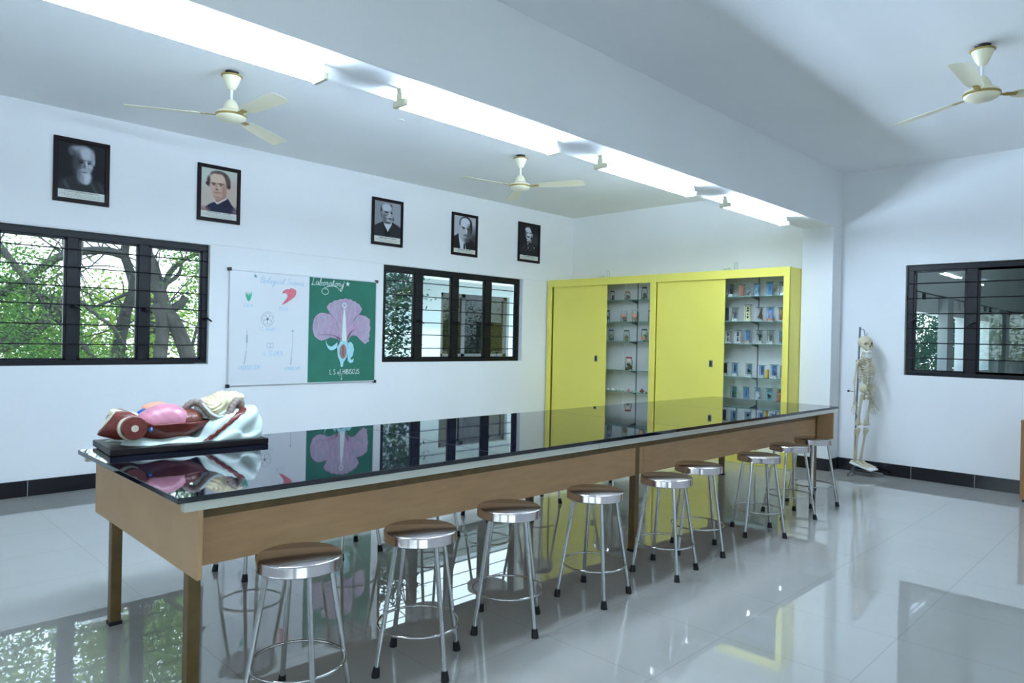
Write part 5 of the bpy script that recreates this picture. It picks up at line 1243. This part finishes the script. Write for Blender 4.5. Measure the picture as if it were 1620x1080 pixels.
# the other wing of the building
M_EXT = mat('exterior_white_paint', (158, 170, 174), rough=0.8, noise=0.05, nscale=1.0)
wg = thing('building_wing', 'white building wing with a dark grilled window, outside the smaller window', 'building', (0.4, 3.0, GZ))
def wgb(lo, hi): return tuple(np.array(lo) - np.array((0.4, 3.0, GZ))), tuple(np.array(hi) - np.array((0.4, 3.0, GZ)))
hb = MB(); holed(hb, 'y', 3.0, 3.25, -2.6, 4.5, GZ, 2.75, [(-0.5, 1.45, 1.2, 2.52)])
hb.v = [tuple(np.array(v) - np.array((0.4, 3.0, GZ))) for v in hb.v]; hb.build('wall', M_EXT, wg)
MB().box(*wgb((-2.8, 2.35, 2.70), (4.6, 3.3, 2.82))).build('sun_shade', M_EXT, wg)
MB().box(*wgb((-2.6, 3.0, 2.82), (4.5, 3.25, 3.0))).build('parapet', M_EXT, wg)
M_DKFR = mat('dark_grey_frame', (58, 60, 64), rough=0.5)
fw_ = MB()
for (a, b, c, d) in ((-0.5, -0.38, 1.2, 2.52), (0.12, 0.22, 1.2, 2.52), (0.78, 0.88, 1.2, 2.52), (1.35, 1.45, 1.2, 2.52), (-0.5, 1.45, 1.2, 1.27), (-0.5, 1.45, 2.44, 2.52)): fw_.box(*wgb((a, 3.08, c), (b, 3.16, d)))
ww = fw_.build('window', M_DKFR, wg)
MB().box(*wgb((-0.38, 3.11, 1.27), (1.35, 3.115, 2.44))).build('pane', glass('dark_pane', (0.25, 0.28, 0.30), ior=1.9), ww)
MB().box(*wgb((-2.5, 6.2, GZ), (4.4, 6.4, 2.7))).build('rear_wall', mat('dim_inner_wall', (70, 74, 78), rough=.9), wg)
MB().box(*wgb((-2.6, 3.0, 2.72), (4.5, 6.4, 2.78))).build('roof_slab', M_EXT, wg)
for (x, y, lb) in ((3.2, 9.0, 'dark tree behind the white wing, above its parapet'), (-1.6, 8.5, 'pale tree behind the white wing near its corner')):
    rs = np.random.default_rng(int(x * 10) + 90)
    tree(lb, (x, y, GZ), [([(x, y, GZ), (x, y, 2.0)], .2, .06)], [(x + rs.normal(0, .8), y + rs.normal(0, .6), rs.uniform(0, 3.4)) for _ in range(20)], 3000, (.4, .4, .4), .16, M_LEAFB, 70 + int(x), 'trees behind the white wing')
# the next room, beyond the grilled window of the end wall
struct(MB().box((0.2, -12.2, 0), (18.2, -12.0, 4.0)).build('wall_corridor_right', M_WALL))  # unseen wall added to keep open-sky light out of the next room
M_NEXT = mat('next_room_paint', (196, 204, 204), rough=0.7)
M_NEXTC = mat('next_room_column', (150, 158, 160), rough=0.7)
nb = MB(); holed(nb, 'y', -4.6, -4.4, 0.2, 18.0, 0, 3.9, [(2.9, 6.8, 1.15, 2.2), (7.4, 8.9, 1.15, 2.2)])
struct(nb.build('wall_corridor', M_NEXT))
cb = MB(); cb.box((4.67, -4.75, 0), (5.08, -4.6, 2.5)); cb.box((9.07, -4.75, 0), (9.86, -4.6, 2.5))
struct(cb.build('trim_4', M_NEXTC))
struct(MB().box((0.2, -12.0, 3.8), (18, -4.6, 4.0)).build('ceiling_corridor', M_NEXT))
struct(MB().box((0.2, -12.0, -0.2), (18, -4.4, 0)).build('floor_corridor', M_FLOOR))
struct(MB().box((18, -12.0, 0), (18.2, -4.4, 3.9)).build('wall_corridor_end', M_NEXT))
rod = thing('hook_rail', 'thin dark rail of hanging hooks along the wall of the next room', 'rail', (0.2, -4.72, 2.5))
MB().tube([(0.3, 0, 0), (17, 0, 0)], 0.012, 8).build('rod', M_DARK, rod, smooth=SM)
for x in (3.1, 5.9, 7.6, 8.1, 10.3, 10.7, 11.8, 12.2, 13.5, 14.4):
    k = MB().box((x - .035, -.02, -.11), (x + .035, .02, -.01)).build('hook', M_DARK, rod)
nd_ = MB().box((9.95, -4.66, 0.0), (12.5, -4.605, 2.44)); o = nd_.build('white_screen', mat('white_screen_panel', (228, 236, 238), rough=.6)); tag(o, 'bright white panel on the wall of the next room', 'panel')
tap = thing('gooseneck_tap', 'steel gooseneck loop seen low behind the grilled window', 'tap', (11.3, -4.9, 0.9))
MB().tube(catmull([(0, 0, -0.9), (0, 0, 0.2), (0.05, 0, 0.32), (0.2, 0, 0.36), (0.35, 0, 0.32), (0.4, 0, 0.2), (0.4, 0, -0.9)], 4), 0.025, 8).build('pipe', M_GREY, tap, smooth=SM)
rs = np.random.default_rng(77)
tree('blue-green leafy tree seen through the next room, low behind the grilled window', (5.6, -2.2, GZ), [([(5.6, -2.2, GZ), (5.5, -2.2, .5), (5.7, -2.2, 2.3)], .12, .03)], [(4.0 + k * .24, -3.55 + rs.uniform(-.1, .15), rs.uniform(.6, 2.5)) for k in range(70)], 30000, (.35, .17, .32), .10, M_LEAFD, 78, 'plants outside the next room')
# unseen trees added behind the viewer so shiny parts reflect foliage
for i, (x, y) in enumerate(((-16.5, -7.5), (-16.8, -2.8))):
    rs = np.random.default_rng(100 + i)
    tree(('unseen leafy tree added behind the viewer for reflections', 'second unseen leafy tree added for reflections, nearer the board wall')[i], (x, y, GZ), [([(x, y, GZ), (x, y, 3)], .2, .06)], [(x + rs.normal(0, .8), y + rs.normal(0, 1.3), rs.uniform(-.5, 2.3)) for _ in range(18)], 2500, (.4, .5, .4), .2, M_LEAFB, 110 + i, 'unseen trees added for reflections')

# ------------------------------------------------------------------ light and sky
wd = bpy.data.worlds.new('sky'); SC.world = wd; wd.use_nodes = True
nt = wd.node_tree; bg = nt.nodes['Background']
tc = nd(nt, 'ShaderNodeTexCoord'); sp = nd(nt, 'ShaderNodeSeparateXYZ'); nt.links.new(tc.outputs['Generated'], sp.inputs[0])
rp = nd(nt, 'ShaderNodeValToRGB'); nt.links.new(sp.outputs[2], rp.inputs['Fac'])
rp.color_ramp.elements[0].position = 0.0; rp.color_ramp.elements[0].color = (0.80, 0.91, 1.0, 1)
rp.color_ramp.elements[1].position = 0.7; rp.color_ramp.elements[1].color = (0.55, 0.74, 1.0, 1)
nt.links.new(rp.outputs['Color'], bg.inputs['Color']); bg.inputs['Strength'].default_value = 2.3
sun = bpy.data.lights.new('sun', 'SUN'); sun.energy = 1.8; sun.angle = 0.03; sun.color = (1, 0.96, 0.86)
so = bpy.data.objects.new('sun', sun); COL.objects.link(so); so.rotation_euler = (math.radians(38), 0, math.radians(25))

vs = SC.view_settings
SC.display_settings.display_device = 'sRGB'
vs.view_transform = 'Standard'; vs.look = 'None'; vs.exposure = 1.22; vs.gamma = 1.0; vs.use_curve_mapping = False
SC.cycles.max_bounces = 12; SC.cycles.diffuse_bounces = 8; SC.cycles.transparent_max_bounces = 24; SC.cycles.glossy_bounces = 6
SC.cycles.sample_clamp_indirect = 8.0
